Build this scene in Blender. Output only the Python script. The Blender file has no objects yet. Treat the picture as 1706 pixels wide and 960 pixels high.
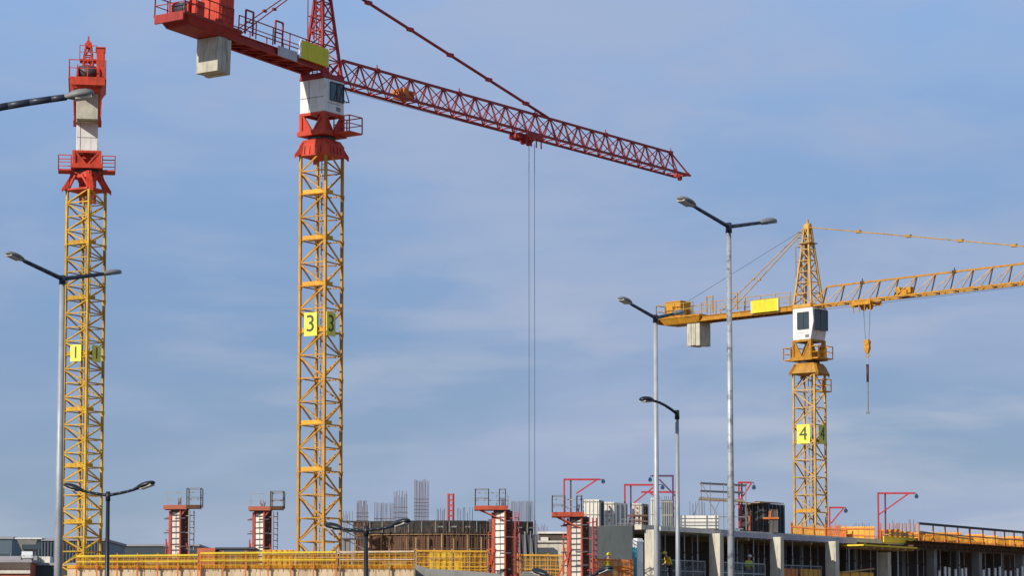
import bpy, math, random
from mathutils import Vector, Matrix
RN = random.Random(11)
C = bpy.context.scene.collection
rad = math.radians

# ------------------------------------------------------------------ camera
W, H, F = 1706.0, 960.0, 4500.0
PITCH = rad(5.14)
YH = 1080.0                                   # image row of the horizon
CY = YH - F * math.tan(PITCH)
EYE = Vector((0, 0, 1.7))
FW = Vector((0, math.cos(PITCH), math.sin(PITCH)))
UP = Vector((0, -math.sin(PITCH), math.cos(PITCH)))
RT = Vector((1, 0, 0))

def ray(x, y):
    return FW + RT * ((x - W / 2) / F) + UP * ((CY - y) / F)
def at(x, y, D):                              # point on the ray at distance D in front
    r = ray(x, y); return EYE + r * (D / r.y)
def proj(p):
    d = p - EYE; k = d.dot(FW)
    return (W / 2 + F * d.dot(RT) / k, CY - F * d.dot(UP) / k)
def onz(x, y, z):
    r = ray(x, y); return EYE + r * ((z - EYE.z) / r.z)

cd = bpy.data.cameras.new('camera'); cam = bpy.data.objects.new('camera', cd); C.objects.link(cam)
cam.location = EYE; cam.rotation_euler = (math.pi / 2 + PITCH, 0, 0)
cd.sensor_width = 36; cd.lens = 36 * F / W; cd.shift_y = (CY - H / 2) / W
cd.clip_start = 1; cd.clip_end = 20000
sc = bpy.context.scene; sc.camera = cam

# ------------------------------------------------------------------ materials
def mat(name, col, rough=.6, var=.14, scale=1.6, dirt=None, amt=.35, metal=0, streak=True, spec=.4, ov=0):
    m = bpy.data.materials.new(name); m.use_nodes = True
    n, l = m.node_tree.nodes, m.node_tree.links
    b = n['Principled BSDF']; b.inputs['Roughness'].default_value = rough
    b.inputs['Metallic'].default_value = metal
    b.inputs['Specular IOR Level'].default_value = spec
    tc = n.new('ShaderNodeTexCoord')
    nz = n.new('ShaderNodeTexNoise'); nz.inputs['Scale'].default_value = scale
    nz.inputs['Detail'].default_value = 5; nz.inputs['Roughness'].default_value = .65
    l.new(tc.outputs['Object'], nz.inputs['Vector'])
    mx = n.new('ShaderNodeMix'); mx.data_type = 'RGBA'
    mr = n.new('ShaderNodeMapRange'); mr.inputs['From Min'].default_value = .3; mr.inputs['From Max'].default_value = .7
    l.new(nz.outputs['Fac'], mr.inputs['Value']); l.new(mr.outputs['Result'], mx.inputs['Factor'])
    mx.inputs['A'].default_value = tuple(c * (1 - var) for c in col) + (1,)
    mx.inputs['B'].default_value = tuple(min(.9, c * (1 + var)) for c in col) + (1,)
    out = mx.outputs['Result']
    if dirt:
        mp = n.new('ShaderNodeMapping'); mp.inputs['Scale'].default_value = (3.1, 3.1, .5 if streak else 3.1)
        l.new(tc.outputs['Object'], mp.inputs['Vector'])
        n2 = n.new('ShaderNodeTexNoise'); n2.inputs['Scale'].default_value = 1.3; n2.inputs['Detail'].default_value = 7
        n2.inputs['Roughness'].default_value = .7
        l.new(mp.outputs['Vector'], n2.inputs['Vector'])
        r2 = n.new('ShaderNodeMapRange'); r2.inputs['From Min'].default_value = .5; r2.inputs['From Max'].default_value = .72
        r2.inputs['To Max'].default_value = amt
        l.new(n2.outputs['Fac'], r2.inputs['Value'])
        m2 = n.new('ShaderNodeMix'); m2.data_type = 'RGBA'
        l.new(r2.outputs['Result'], m2.inputs['Factor']); l.new(out, m2.inputs['A'])
        m2.inputs['B'].default_value = tuple(dirt) + (1,)
        out = m2.outputs['Result']
    if ov or name in ('lemon_crane_paint', 'ochre_crane_paint', 'amber_crane_paint', 'faded_amber_paint', 'amber_form_board', 'white_form_face', 'galvanised_steel', 'pale_timber'):
        oi = n.new('ShaderNodeObjectInfo'); hv = n.new('ShaderNodeHueSaturation'); r3 = n.new('ShaderNodeMapRange')
        r3.inputs['To Min'].default_value = .80; r3.inputs['To Max'].default_value = 1.14
        l.new(oi.outputs['Random'], r3.inputs['Value']); l.new(r3.outputs['Result'], hv.inputs['Value']); l.new(out, hv.inputs['Color']); out = hv.outputs['Color']
    l.new(out, b.inputs['Base Color'])
    return m

def net_mat(name, col, clear=.35):
    m = mat(name, col, .7, .25, 1.2, dirt=(col[0] * .3, col[1] * .22, col[2] * .6), amt=.75, streak=False)
    n, l = m.node_tree.nodes, m.node_tree.links
    b = n['Principled BSDF']; o = n['Material Output']
    tl = n.new('ShaderNodeBsdfTranslucent'); tl.inputs['Color'].default_value = tuple(col) + (1,)
    tr = n.new('ShaderNodeBsdfTransparent')
    a = n.new('ShaderNodeMixShader'); a.inputs[0].default_value = .4
    l.new(b.outputs[0], a.inputs[1]); l.new(tl.outputs[0], a.inputs[2])
    c = n.new('ShaderNodeMixShader')
    tc = n.new('ShaderNodeTexCoord'); nz = n.new('ShaderNodeTexNoise'); nz.inputs['Scale'].default_value = 2.5
    l.new(tc.outputs['Object'], nz.inputs['Vector'])
    mr = n.new('ShaderNodeMapRange'); mr.inputs['From Min'].default_value = .35; mr.inputs['From Max'].default_value = .65
    mr.inputs['To Min'].default_value = clear * .6; mr.inputs['To Max'].default_value = min(1, clear * 1.5)
    l.new(nz.outputs['Fac'], mr.inputs['Value']); l.new(mr.outputs['Result'], c.inputs[0])
    l.new(a.outputs[0], c.inputs[1]); l.new(tr.outputs[0], c.inputs[2])
    l.new(c.outputs[0], o.inputs['Surface'])
    return m

RUST = (.13, .05, .025); GRIME = (.10, .085, .06)
M = dict(
    yel1=mat('lemon_crane_paint', (.55, .32, .018), .6, .25, dirt=(.17, .065, .018), amt=.95),
    yel2=mat('ochre_crane_paint', (.54, .265, .022), .6, .25, dirt=(.17, .06, .018), amt=.95),
    yel4=mat('amber_crane_paint', (.56, .26, .02), .55, .2, dirt=(.15, .06, .02), amt=.75),
    yel4p=mat('faded_amber_paint', (.55, .32, .07), .65, .22, dirt=(.2, .08, .022), amt=.9),
    red=mat('orange_red_paint', (.58, .055, .022), .62, .22, dirt=(.12, .025, .018), amt=.8),
    redd=mat('crimson_paint', (.36, .03, .022), .62, .22, dirt=(.11, .02, .018), amt=.75),
    jibred=mat('jib_red_paint', (.36, .028, .026), .6, .22, dirt=(.10, .02, .018), amt=.75),
    brickred=mat('weathered_red_steel', (.36, .06, .045), .7, .25, 1.5, dirt=(.10, .035, .025), amt=.8),
    formred=mat('rusty_form_red', (.46, .075, .035), .75, .3, 1.5, dirt=(.12, .04, .025), amt=.9),
    davit=mat('davit_red_paint', (.48, .04, .05), .5, dirt=RUST, amt=.5),
    davitp=mat('davit_purple_steel', (.12, .05, .10), .5),
    white=mat('white_paint', (.78, .77, .74), .5, .06, dirt=(.34, .30, .25), amt=.6),
    panel=mat('white_form_face', (.72, .68, .60), .6, .1, dirt=(.34, .27, .2), amt=.75),
    glass=mat('dark_window_glass', (.045, .065, .075), .06, .1, spec=.6),
    steel=mat('galvanised_steel', (.42, .44, .46), .5, .18, 1.2, dirt=(.18, .19, .21), amt=.65, metal=.2),
    polest=mat('stained_lamp_pole', (.40, .42, .44), .45, .14, 1.2, dirt=(.03, .035, .05), amt=.95, metal=.2, streak=False),
    dsteel=mat('dark_steel', (.06, .06, .07), .5, .2),
    lampblack=mat('black_lamp_paint', (.018, .02, .026), .4, .15),
    navy=mat('navy_lamp_arm', (.035, .042, .065), .4, .15),
    casing=mat('lamp_casing', (.22, .22, .22), .5, .12, dirt=(.1, .1, .1), amt=.3),
    lens=mat('lamp_lens', (.45, .42, .36), .25, .1),
    conc=mat('pale_concrete', (.58, .54, .44), .85, .16, .9, dirt=(.2, .17, .13), amt=.75),
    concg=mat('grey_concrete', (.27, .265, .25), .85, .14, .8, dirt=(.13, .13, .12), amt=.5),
    cream=mat('cream_formwork_board', (.66, .52, .34), .8, .18, .7, dirt=(.34, .18, .07), amt=.85),
    ballast=mat('ballast_concrete', (.50, .47, .38), .85, .18, 1.3, dirt=(.16, .15, .12), amt=.8),
    darkwall=mat('dark_sheeting', (.055, .068, .072), .7, .2, .6, dirt=(.03, .03, .03), amt=.5),
    tar=mat('black_tar_board', (.022, .021, .021), .75, .4, .7, dirt=(.12, .075, .04), amt=.85, streak=False),
    brown=mat('brown_plywood', (.10, .05, .025), .8, .3, 1.2, dirt=(.05, .03, .02), amt=.5),
    timber=mat('pale_timber', (.42, .28, .14), .8, .2, 1.2, dirt=(.2, .11, .05), amt=.5),
    rust=mat('rusty_rebar', (.16, .085, .06), .8, .3, 2.0),
    rebar=mat('grey_rebar', (.17, .11, .09), .7, .3, 2.0),
    orange=mat('orange_post_paint', (.62, .17, .03), .6, .15, dirt=RUST, amt=.5),
    amber=mat('amber_form_board', (.72, .36, .03), .6, .16, .8, dirt=(.42, .16, .03), amt=.5),
    lemon=mat('lemon_form_board', (.78, .58, .03), .6, .1, .8, dirt=(.5, .3, .03), amt=.4),
    sign=mat('sign_yellow', (.80, .76, .10), .6, .08, dirt=(.42, .36, .1), amt=.6),
    board=mat('board_lime_yellow', (.70, .64, .03), .6, .08, dirt=(.4, .34, .05), amt=.5),
    ink=mat('sign_ink', (.06, .075, .04), .6, .1),
    netA=net_mat('amber_safety_net', (.76, .38, .02), .5),
    netO=net_mat('orange_safety_net', (.78, .28, .02), .4),
    netP=net_mat('pale_orange_net', (.82, .44, .14), .45),
    netG=net_mat('grey_guard_net', (.22, .28, .28), .72),
    rope=mat('steel_rope', (.10, .11, .13), .5, .1),
    maroon=mat('maroon_sling', (.09, .025, .03), .6, .2),
    lav_shade=mat('lavender_shade_slab_form', (.42, .41, .47), .7, .15, .8, dirt=(.16, .15, .18), amt=.4),  # bluish-lavender cast of shade is put into this form colour
    teal=mat('teal_plastic', (.03, .26, .33), .5, .1),
    bluep=mat('blue_pulley', (.03, .07, .13), .5, .1),
    brick=mat('red_site_cabin', (.45, .13, .07), .75, .15, 1.0, dirt=(.25, .1, .06), amt=.5),
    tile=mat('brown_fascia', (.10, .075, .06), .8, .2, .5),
    roofg=mat('grey_roof_sheet', (.30, .29, .31), .7, .12, .3),
    clad=mat('blue_grey_cladding', (.09, .125, .155), .5, .15, .15, dirt=(.06, .08, .09), amt=.4),
    cladd=mat('dark_slate_cladding', (.045, .06, .07), .6, .2, .12),
    carw=mat('white_car_paint', (.75, .75, .74), .25, .04),
    tyre=mat('tyre_rubber', (.02, .02, .02), .8, .1),
    asph=mat('asphalt', (.05, .05, .052), .9, .2, .3, dirt=(.08, .075, .07), amt=.4, streak=False),
    earth=mat('site_earth', (.20, .15, .10), .95, .25, .05, dirt=(.10, .10, .05), amt=.6, streak=False),
    pave=mat('paving', (.30, .29, .27), .9, .12, .6),
    paint=mat('road_marking', (.78, .78, .75), .7, .06),
    skin=mat('skin', (.48, .27, .18), .6, .05),
    vest=mat('yellow_jacket', (.75, .52, .02), .7, .1),
    lime=mat('lime_vest', (.50, .62, .05), .7, .1),
    trous=mat('dark_trousers', (.04, .045, .06), .8, .15),
    helm=mat('helmet_yellow', (.78, .58, .02), .35, .05),
)

# ------------------------------------------------------------------ mesh builder
class MB:
    def __init__(s, T=None): s.v = []; s.f = []; s.m = []; s.mi = 0; s.T = T or Matrix()
    def add(s, vs, fs):
        k = len(s.v); s.v += [s.T @ Vector(p) for p in vs]
        s.f += [tuple(i + k for i in f) for f in fs]; s.m += [s.mi] * len(fs); return s
    def box(s, c, d, rz=0.0):
        x, y, z = d[0] / 2, d[1] / 2, d[2] / 2; R = Matrix.Rotation(rz, 3, 'Z'); c = Vector(c)
        vs = [c + R @ Vector((i * x, j * y, k * z)) for k in (-1, 1) for j in (-1, 1) for i in (-1, 1)]
        return s.add(vs, [(0, 2, 3, 1), (4, 5, 7, 6), (0, 1, 5, 4), (2, 6, 7, 3), (0, 4, 6, 2), (1, 3, 7, 5)])
    def bar(s, a, b, w, h=None, n=None):      # square bar from a to b
        a, b = Vector(a), Vector(b); h = h or w; d = (b - a)
        if d.length < 1e-6: return s
        d.normalize(); u = Vector(n) if n else Vector((0, 0, 1))
        if abs(d.dot(u)) > .98: u = Vector((0, 1, 0))
        p = d.cross(u).normalized(); q = p.cross(d)
        vs = [e + p * (i * w / 2) + q * (j * h / 2) for e in (a, b) for i, j in ((-1, -1), (1, -1), (1, 1), (-1, 1))]
        return s.add(vs, [(3, 2, 1, 0), (4, 5, 6, 7), (0, 1, 5, 4), (1, 2, 6, 5), (2, 3, 7, 6), (3, 0, 4, 7)])
    def tube(s, a, b, r0, r1=None, n=8):
        a, b = Vector(a), Vector(b); r1 = r0 if r1 is None else r1; d = (b - a).normalized()
        u = Vector((0, 0, 1)) if abs(d.z) < .95 else Vector((1, 0, 0))
        p = d.cross(u).normalized(); q = p.cross(d)
        vs = []
        for e, r in ((a, r0), (b, r1)):
            vs += [e + p * (r * math.cos(2 * math.pi * i / n)) + q * (r * math.sin(2 * math.pi * i / n)) for i in range(n)]
        fs = [(i, (i + 1) % n, n + (i + 1) % n, n + i) for i in range(n)] + [tuple(range(n))[::-1], tuple(range(n, 2 * n))]
        return s.add(vs, fs)
    def path(s, pts, r, n=8):
        for i in range(len(pts) - 1):
            s.tube(pts[i], pts[i + 1], r if not isinstance(r, (list, tuple)) else r[i], None if not isinstance(r, (list, tuple)) else r[i + 1], n)
        return s
    def frustum(s, c, a0, b0, a1, b1, z0, z1):
        cx, cy = c
        vs = [(cx + i * a, cy + j * b, z) for a, b, z in ((a0, b0, z0), (a1, b1, z1)) for i, j in ((-1, -1), (1, -1), (1, 1), (-1, 1))]
        return s.add(vs, [(3, 2, 1, 0), (4, 5, 6, 7), (0, 1, 5, 4), (1, 2, 6, 5), (2, 3, 7, 6), (3, 0, 4, 7)])
    def prism(s, pts, o, ex):                 # polygon (list of Vector) extruded along ex
        n = len(pts); ex = Vector(ex); o = Vector(o)
        vs = [o + Vector(p) for p in pts] + [o + Vector(p) + ex for p in pts]
        return s.add(vs, [tuple(range(n))[::-1], tuple(range(n, 2 * n))] + [(i, (i + 1) % n, n + (i + 1) % n, n + i) for i in range(n)])
    def build(s, name, m, parent=None, smooth=False, bevel=0.0):
        me = bpy.data.meshes.new(name); me.from_pydata([tuple(v) for v in s.v], [], s.f)
        for mm in (m if isinstance(m, (list, tuple)) else [m]): me.materials.append(mm)
        me.polygons.foreach_set('material_index', s.m)
        if smooth: me.polygons.foreach_set('use_smooth', [True] * len(me.polygons))
        import bmesh
        bm = bmesh.new(); bm.from_mesh(me); bmesh.ops.recalc_face_normals(bm, faces=bm.faces); bm.to_mesh(me); bm.free()
        o = bpy.data.objects.new(name, me); C.objects.link(o)
        if parent: o.parent = parent
        if bevel:
            b = o.modifiers.new('bevel', 'BEVEL'); b.width = bevel; b.segments = 2; b.limit_method = 'ANGLE'
        return o

def tag(o, label, cat, group=None, kind=None):
    o['label'] = label; o['category'] = cat
    if group: o['group'] = group
    if kind: o['kind'] = kind
    return o
def thing(name, label, cat, loc, rz=0.0, group=None):
    o = bpy.data.objects.new(name, None); C.objects.link(o); o.location = loc; o.rotation_euler = (0, 0, rz)
    o.empty_display_size = .3
    return tag(o, label, cat, group)
def struct(o): o['kind'] = 'structure'; return o
def copy_tree(o, parent=None):
    c = o.copy(); C.objects.link(c)
    if parent: c.parent = parent
    for ch in list(o.children): copy_tree(ch, c)
    return c
def digit(ch, size, m, parent, T):
    cu = bpy.data.curves.new('numeral', 'FONT'); cu.body = ch; cu.size = size; cu.extrude = .012
    cu.align_x = 'CENTER'; cu.align_y = 'CENTER'; cu.offset = -.004
    t = bpy.data.objects.new('numeral_text', cu); C.objects.link(t)
    dg = bpy.context.evaluated_depsgraph_get(); me = bpy.data.meshes.new_from_object(t.evaluated_get(dg))
    bpy.data.objects.remove(t); bpy.data.curves.remove(cu)
    me.transform(T); me.materials.clear(); me.materials.append(m)
    o = bpy.data.objects.new('numeral', me); C.objects.link(o); o.parent = parent
    return o
def rails(mb, pts, h=1.1, r=.025, mid=True, step=1.2):
    for a, b in zip(pts[:-1], pts[1:]):
        a, b = Vector(a), Vector(b); n = max(1, round((b - a).length / step)); z = Vector((0, 0, h))
        mb.bar(a + z, b + z, 2 * r)
        if mid: mb.bar(a + z * .52, b + z * .52, 1.6 * r)
        for i in range(n + 1):
            p = a.lerp(b, i / n); mb.bar(p, p + z, 2 * r)
    return mb

# ------------------------------------------------------------------ cranes
def crane(label, px, ymast, D, a_deg, w, zbase, jib_tip=None, jib_px_y=None, jib_az=None, jib_len=44, cj_len=17, head=7.0,
          level=4.95, cm=None, cr=None, cj=None, ct=None, sign=None, opt=None):
    opt = opt or {}
    P = at(px, ymast, D); zt = P.z - zbase
    los = math.atan2(P.x, P.y)
    psi = -los - rad(a_deg)
    root = thing('tower_crane', label, 'crane', (P.x, P.y, zbase), psi, 'tower cranes over the building site')
    hw = w / 2
    # ---- mast sections
    SH = opt.get('sh', 2.94)
    legs = [(-hw, -hw), (hw, -hw), (hw, hw), (-hw, hw)]         # leg 1 (hw,-hw) is nearest the camera
    sec = MB()
    for x, y in legs: sec.bar((x, y, 0), (x, y, SH), .16); sec.box((x, y, SH - .1), (.2, .2, .16))
    nb_ = opt.get('bays', 2); bh = SH / nb_
    for i in range(4):
        a, b = legs[i], legs[(i + 1) % 4]
        if i % 2 == 0: e, o = b, a
        else: e, o = a, b
        for k in range(nb_):
            sec.bar((*a, .05 + k * bh), (*b, .05 + k * bh), .075)
            z0_, z1_ = k * bh + .06, (k + 1) * bh - .02
            if k % 2: sec.bar((*o, z0_), (*e, z1_), .085)
            else: sec.bar((*e, z0_), (*o, z1_), .085)
    for x, y in legs: sec.box((x, y, .04), (.22, .22, .1)); 
    first = None; k = 0; z = zt - SH + opt.get('off', 0)
    while z > -SH + .2:
        if first is None:
            first = sec.build('mast_section', cm, root)
            pl = MB(); pl.box((-.05, -hw * .42, .14), (w * .86, w * .5, .07)); pl.box((-.05, -hw * .92, .2), (w * .8, .05, .26))
            pl.box((hw * .9, -hw * .42, .2), (.05, w * .45, .22))
            pl.build('landing_platform', opt.get('platm', cm), first)
            la = MB()
            lx = -hw * .15
            for q in (-.2, .2): la.bar((lx + q, hw * .55, 0), (lx + q, hw * .55, SH), .05)
            for r in range(9): la.bar((lx - .2, hw * .55, .2 + r * SH / 9), (lx + .2, hw * .55, .2 + r * SH / 9), .035)
            for r in range(4):
                zz = .4 + r * SH / 4; pts = [(lx + .36 * math.cos(t), hw * .55 - .3 - .36 * math.sin(t), zz) for t in [math.pi * q / 6 - .3 for q in range(8)]]
                la.path(pts, .018, 5)
            la.bar((.2, .5, SH * .5), (.55, hw, SH * .5), .05)
            la.build('ladder', opt.get('ladm', cm), first)
            cb_ = MB(); cb_.tube((.3, -.1, 0), (.3, -.1, SH), .035, None, 6); cb_.build('power_cable', M['dsteel'], first)
            s = first
        else:
            s = copy_tree(first, root)
            if k in opt.get('noplat', ()):
                for ch in list(s.children):
                    if ch.name.startswith('landing_platform'): bpy.data.objects.remove(ch)
        s.location = (0, 0, z); z -= SH; k += 1
    # ---- base of the mast
    MB().box((0, 0, .15), (w + 2.4, w + 2.4, .6)).build('foundation_block', M['concg'], root)
    # ---- number signs
    if sign:
        ch, zs, hh, ww, off1, off2 = sign
        zc = zs - zbase
        for fx in (0, 1):
            rz = 0 if fx == 0 else math.pi / 2
            T = Matrix.Rotation(rz, 4, 'Z') @ Matrix.Translation((off1 if fx == 0 else off2, -hw - .13, zc))
            b = MB(T); b.box((0, 0, 0), (ww, .05, hh)); b.box((0, .06, hh * .3), (ww * .9, .06, .06)); b.box((0, .06, -hh * .3), (ww * .9, .06, .06))
            so = b.build('number_sign', M['sign'], root)
            digit(ch, hh * 1.0, M['ink'], so, T @ Matrix.Translation((0, -.04, -hh * .0)) @ Matrix.Rotation(math.pi / 2, 4, 'X'))
    # ---- collar, turntable
    c = MB(); ch_ = opt.get('collar', 1.0)
    if opt.get('open_collar'):
        for i, j in legs:
            c.bar((i * 1.02, j * 1.02, zt - .05), (i * .68, j * .68, zt + ch_), .34); c.bar((i * .98, j * .98, zt), (i * .3, j * .98, zt + ch_ * .8), .14); c.bar((i * .98, j * .98, zt), (i * .98, j * .3, zt + ch_ * .8), .14)
        c.box((0, 0, zt + ch_ * .84), (hw * 1.75, hw * 1.75, ch_ * .32))
    else:
        fl_ = opt.get('flare', .13); c.frustum((0, 0), hw + fl_, hw + fl_, hw + .08, hw + .08, zt, zt + ch_ * .7); c.frustum((0, 0), hw + .075, hw + .075, hw - .1, hw - .1, zt + ch_ * .68, zt + ch_)
    c.frustum((0, 0), hw + .15, hw + .15, hw + .15, hw + .15, zt - .06, zt + .07)
    for i, j in legs:
        sx, sy = math.copysign(1, i), math.copysign(1, j)
        c.prism([Vector((sx * (hw - .05), sy * (hw - .05), zt + .85)), Vector((sx * (hw + .16), sy * (hw + .16), zt + .34)), Vector((sx * (hw + .3), sy * (hw + .3), zt + .05)), Vector((sx * (hw + .3), sy * (hw + .3), zt - .22)), Vector((sx * (hw + .2), sy * (hw + .2), zt - .08)), Vector((sx * (hw - .05), sy * (hw - .05), zt + .1))],
                (-.1 * sy * sx * sx, .1 * sx, 0) if False else (0, 0, 0), (.16 * -sy, .16 * sx, 0))
        for q in (-.45, 0, .45):
            pass
    for q in (() if opt.get('open_collar') else (-.6, -.2, .2, .6)):
        c.bar((q, -hw - .18, zt + .06), (q, -hw - .11, zt + ch_ * .6), .05); c.bar((hw + .18, q, zt + .06), (hw + .11, q, zt + ch_ * .6), .05)
    c.build('slewing_collar', cr, root)
    zc = zt + opt.get('collar', 1.0)
    MB().tube((0, 0, zc), (0, 0, zc + .22), hw * .92, None, 28).build('slewing_ring', M['dsteel'], root, True)
    # slewing frame
    Pj = Vector((P.x, P.y, P.z + level))
    if jib_tip:
        tip = onz(jib_tip[0], jib_tip[1], Pj.z); d = tip - Pj
        if opt.get('reverse'): d = -d
        az = math.atan2(d.y, d.x)
        if jib_len is None: jib_len = d.length - .6
    else: az = jib_az
    S = Matrix.Rotation(az - psi, 4, 'Z')
    dirw = Vector((math.cos(az), math.sin(az), 0))
    def s_of(x):
        lo, hi = -40.0, 80.0
        up = proj(Pj + dirw * 30)[0] > proj(Pj)[0]
        for _ in range(60):
            mid = (lo + hi) / 2
            if (proj(Pj + dirw * mid)[0] < x) == up: lo = mid
            else: hi = mid
        return (lo + hi) / 2
    zj = zt + level
    tb = MB(S); z0 = zc + .22
    tb.box((0, 0, z0 + .16), (2.35, 2.2, .3))
    zcab = zt + opt.get('cabz', 2.7)
    hx, hy = .92, .92
    for x in (-hx, hx):
        for y in (-hy, hy): tb.bar((x, y, z0 + .3), (x, y, zcab), .22)
    for sx, sy, ax in ((-1, 0, 'y'), (1, 0, 'y'), (0, -1, 'x'), (0, 1, 'x')):
        def pt(t, z): return (sx * hx, t * hy, z) if ax == 'y' else (t * hx, sy * hy, z)
        tb.bar(pt(-.9, zcab - .1), pt(-.03, z0 + .25), .12); tb.bar(pt(.9, zcab - .1), pt(.03, z0 + .25), .12)
        tb.bar(pt(-1, zcab - .08), pt(1, zcab - .08), .16, .16)
        # gusset plates leave triangular openings
        tb.prism([Vector(pt(-1, z0 + .3)), Vector(pt(-.03, z0 + .3)), Vector(pt(-.88, zcab - .1)), Vector(pt(-1, zcab - .1))], (0, 0, 0), (.03 * (1 if ax == 'y' else 0), .03 * (1 if ax == 'x' else 0), 0))
        tb.prism([Vector(pt(1, z0 + .3)), Vector(pt(.03, z0 + .3)), Vector(pt(.88, zcab - .1)), Vector(pt(1, zcab - .1))], (0, 0, 0), (.03 * (1 if ax == 'y' else 0), .03 * (1 if ax == 'x' else 0), 0))
    tb.tube((.0, 0, z0 + .3), (0, 0, zcab), .3, None, 10); tb.box((.45, .3, z0 + .6), (.4, .4, .5))
    tb.build('turntable', opt.get('turm', cr), root)
    # side platforms with cages
    for (x0, x1, y0, y1, zz) in opt.get('cages', []):
        g = MB(S); zz = zt + zz
        g.box(((x0 + x1) / 2, (y0 + y1) / 2, zz), (x1 - x0, y1 - y0, .1))
        rails(g, [(x0, y0, zz), (x1, y0, zz), (x1, y1, zz), (x0, y1, zz), (x0, y0, zz)], 1.05, .03)
        g.build('access_platform', opt.get('cagem', cr), root)
    # cab
    cb = MB(S); cx0, cx1, cy0, cy1 = opt.get('cab', (-1.0, 1.0, -1.0, 1.0)); ztop = zj - .12
    if opt.get('slant'):
        f = opt['slant']
        pts = [Vector((cx0, cy0, zcab)), Vector((cx1 - f, cy0, zcab)), Vector((cx1, cy0, zcab + (ztop - zcab) * .55)), Vector((cx1 - .1, cy0, ztop)), Vector((cx0, cy0, ztop))]
        cb.prism(pts, (0, 0, 0), (0, cy1 - cy0, 0))
    else: cb.frustum(((cx0 + cx1) / 2, (cy0 + cy1) / 2), (cx1 - cx0) / 2, (cy1 - cy0) / 2, (cx1 - cx0) / 2, (cy1 - cy0) / 2, zcab, ztop)
    co = cb.build('cab', M['white'], root, bevel=.04)
    trim = MB(S)
    trim.box((cx0 - .012, (cy0 + cy1) / 2, zcab + .95), (.02, cy1 - cy0 - .1, .03)); trim.box((cx0 - .012, cy0 + 1.25, (zcab + ztop) / 2), (.02, .03, ztop - zcab - .1))
    trim.box(((cx0 + cx1) / 2 - .1, cy0 - .012, zcab + .6), ((cx1 - cx0) * .6, .02, .02))
    trim.box((cx0 + (cx1 - cx0) * .7, cy0 - .012, zcab + .3), (.42, .02, .26))
    trim.build('panel_seam', M['casing'], co)
    for (face, u0, u1, v0, v1, fl) in opt.get('wins', []):
        def q(u, v, o):
            zz = zcab + v * (ztop - zcab)
            if face == 'side': return Vector((cx0 + u * (cx1 - cx0), cy0 - o, zz))
            if face == 'far': return Vector((cx0 + u * (cx1 - cx0), cy1 + o, zz))
            if face == 'front': return Vector((cx1 + o - (.0), cy0 + u * (cy1 - cy0), zz))
            return Vector((cx0 - o, cy0 + u * (cy1 - cy0), zz))
        wn = MB(S); o_ = q(0, 0, 1) - q(0, 0, 0)
        wn.prism([q(u0, v0, .01), q(u1, v0, .01), q(u1, v1, .01), q(u0, v1, .01)], (0, 0, 0), o_ * .02)
        wo = wn.build('window', M['glass'], co)
        fr = MB(S)
        for (a, b) in (((u0, v0), (u1, v0)), ((u1, v0), (u1, v1)), ((u1, v1), (u0, v1)), ((u0, v1), (u0, v0)), (((u0 + u1) / 2, v0), ((u0 + u1) / 2, v1))):
            fr.bar(q(*a, .045), q(*b, .045), .06)
        if fl:
            a, b = q(u1, v1, .05), q(u1 - .25, v1, .05); a2, b2 = q(u1, v0 - .02, .5), q(u1 - .25, v0 - .02, .5)
            fr.bar(a, a2, .05); fr.bar(b, b2, .05); fr.bar(a2, b2, .05); fr.bar(a2, q(u1, v0, .05), .03)
        fr.build('window_frame', M['dsteel'], co)
    if opt.get('roofrail'):
        g = MB(S); g.box((0, 0, zj - .06), (2.2, 2.0, .1))
        for x in (-1, 1):
            for y in (-.9, .9): g.bar((x, y, zj - .1), (x, y, zj + .3), .12)
        g.build('cab_roof_frame', cj, root)
    # tower head
    th = MB(S); bx, by, tx, ty = .95, .8, .2, .18
    N = 7
    def hp(i, j, t): return Vector((i * (bx + (tx - bx) * t), j * (by + (ty - by) * t), zj + .25 + t * (head - .25)))
    for i in (-1, 1):
        for j in (-1, 1): th.bar(hp(i, j, 0), hp(i, j, 1), .16)
    for k in range(N):
        t0, t1 = k / N, (k + 1) / N
        for (i, j), (i2, j2) in (((-1, -1), (1, -1)), ((1, -1), (1, 1)), ((1, 1), (-1, 1)), ((-1, 1), (-1, -1))):
            th.bar(hp(i, j, t1), hp(i2, j2, t1), .07)
            if k % 2: th.bar(hp(i, j, t0), hp(i2, j2, t1), .07)
            else: th.bar(hp(i2, j2, t0), hp(i, j, t1), .07)
    th.box((0, 0, zj + .12), (2.1, 1.9, .24)); th.box((0, 0, zj + head), (.55, .5, .35)); th.tube((-.3, 0, zj + head + .2), (.3, 0, zj + head + .2), .16, None, 10)
    th.bar((0, 0, zj + head), (0, 0, zj + head + .7), .12)
    tho = th.build('tower_head', opt.get('headm', cj), root)
    lad = MB(S)
    for q in (-.2, .2): lad.bar((-.75, q, zj + .3), (-.33, q, zj + head), .045)
    for k in range(14):
        t = k / 14; lad.bar((-.75 + .42 * t, -.2, zj + .4 + t * (head - .4)), (-.75 + .42 * t, .2, zj + .4 + t * (head - .4)), .035)
    zz = zj + head * .80; lad.box((0, 0, zz), (1.3, 1.2, .06)); rails(lad, [(-.65, -.6, zz), (-.65, .6, zz), (-.1, .6, zz)], 1.0, .025)
    rails(lad, [(-.5, -.35, zz - 2.9), (-1.05, -.35, zz - 2.9), (-1.05, .35, zz - 2.9), (-.5, .35, zz - 2.9)], 2.7, .022)
    lad.build('head_ladder', opt.get('headm', cj), tho)
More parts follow.
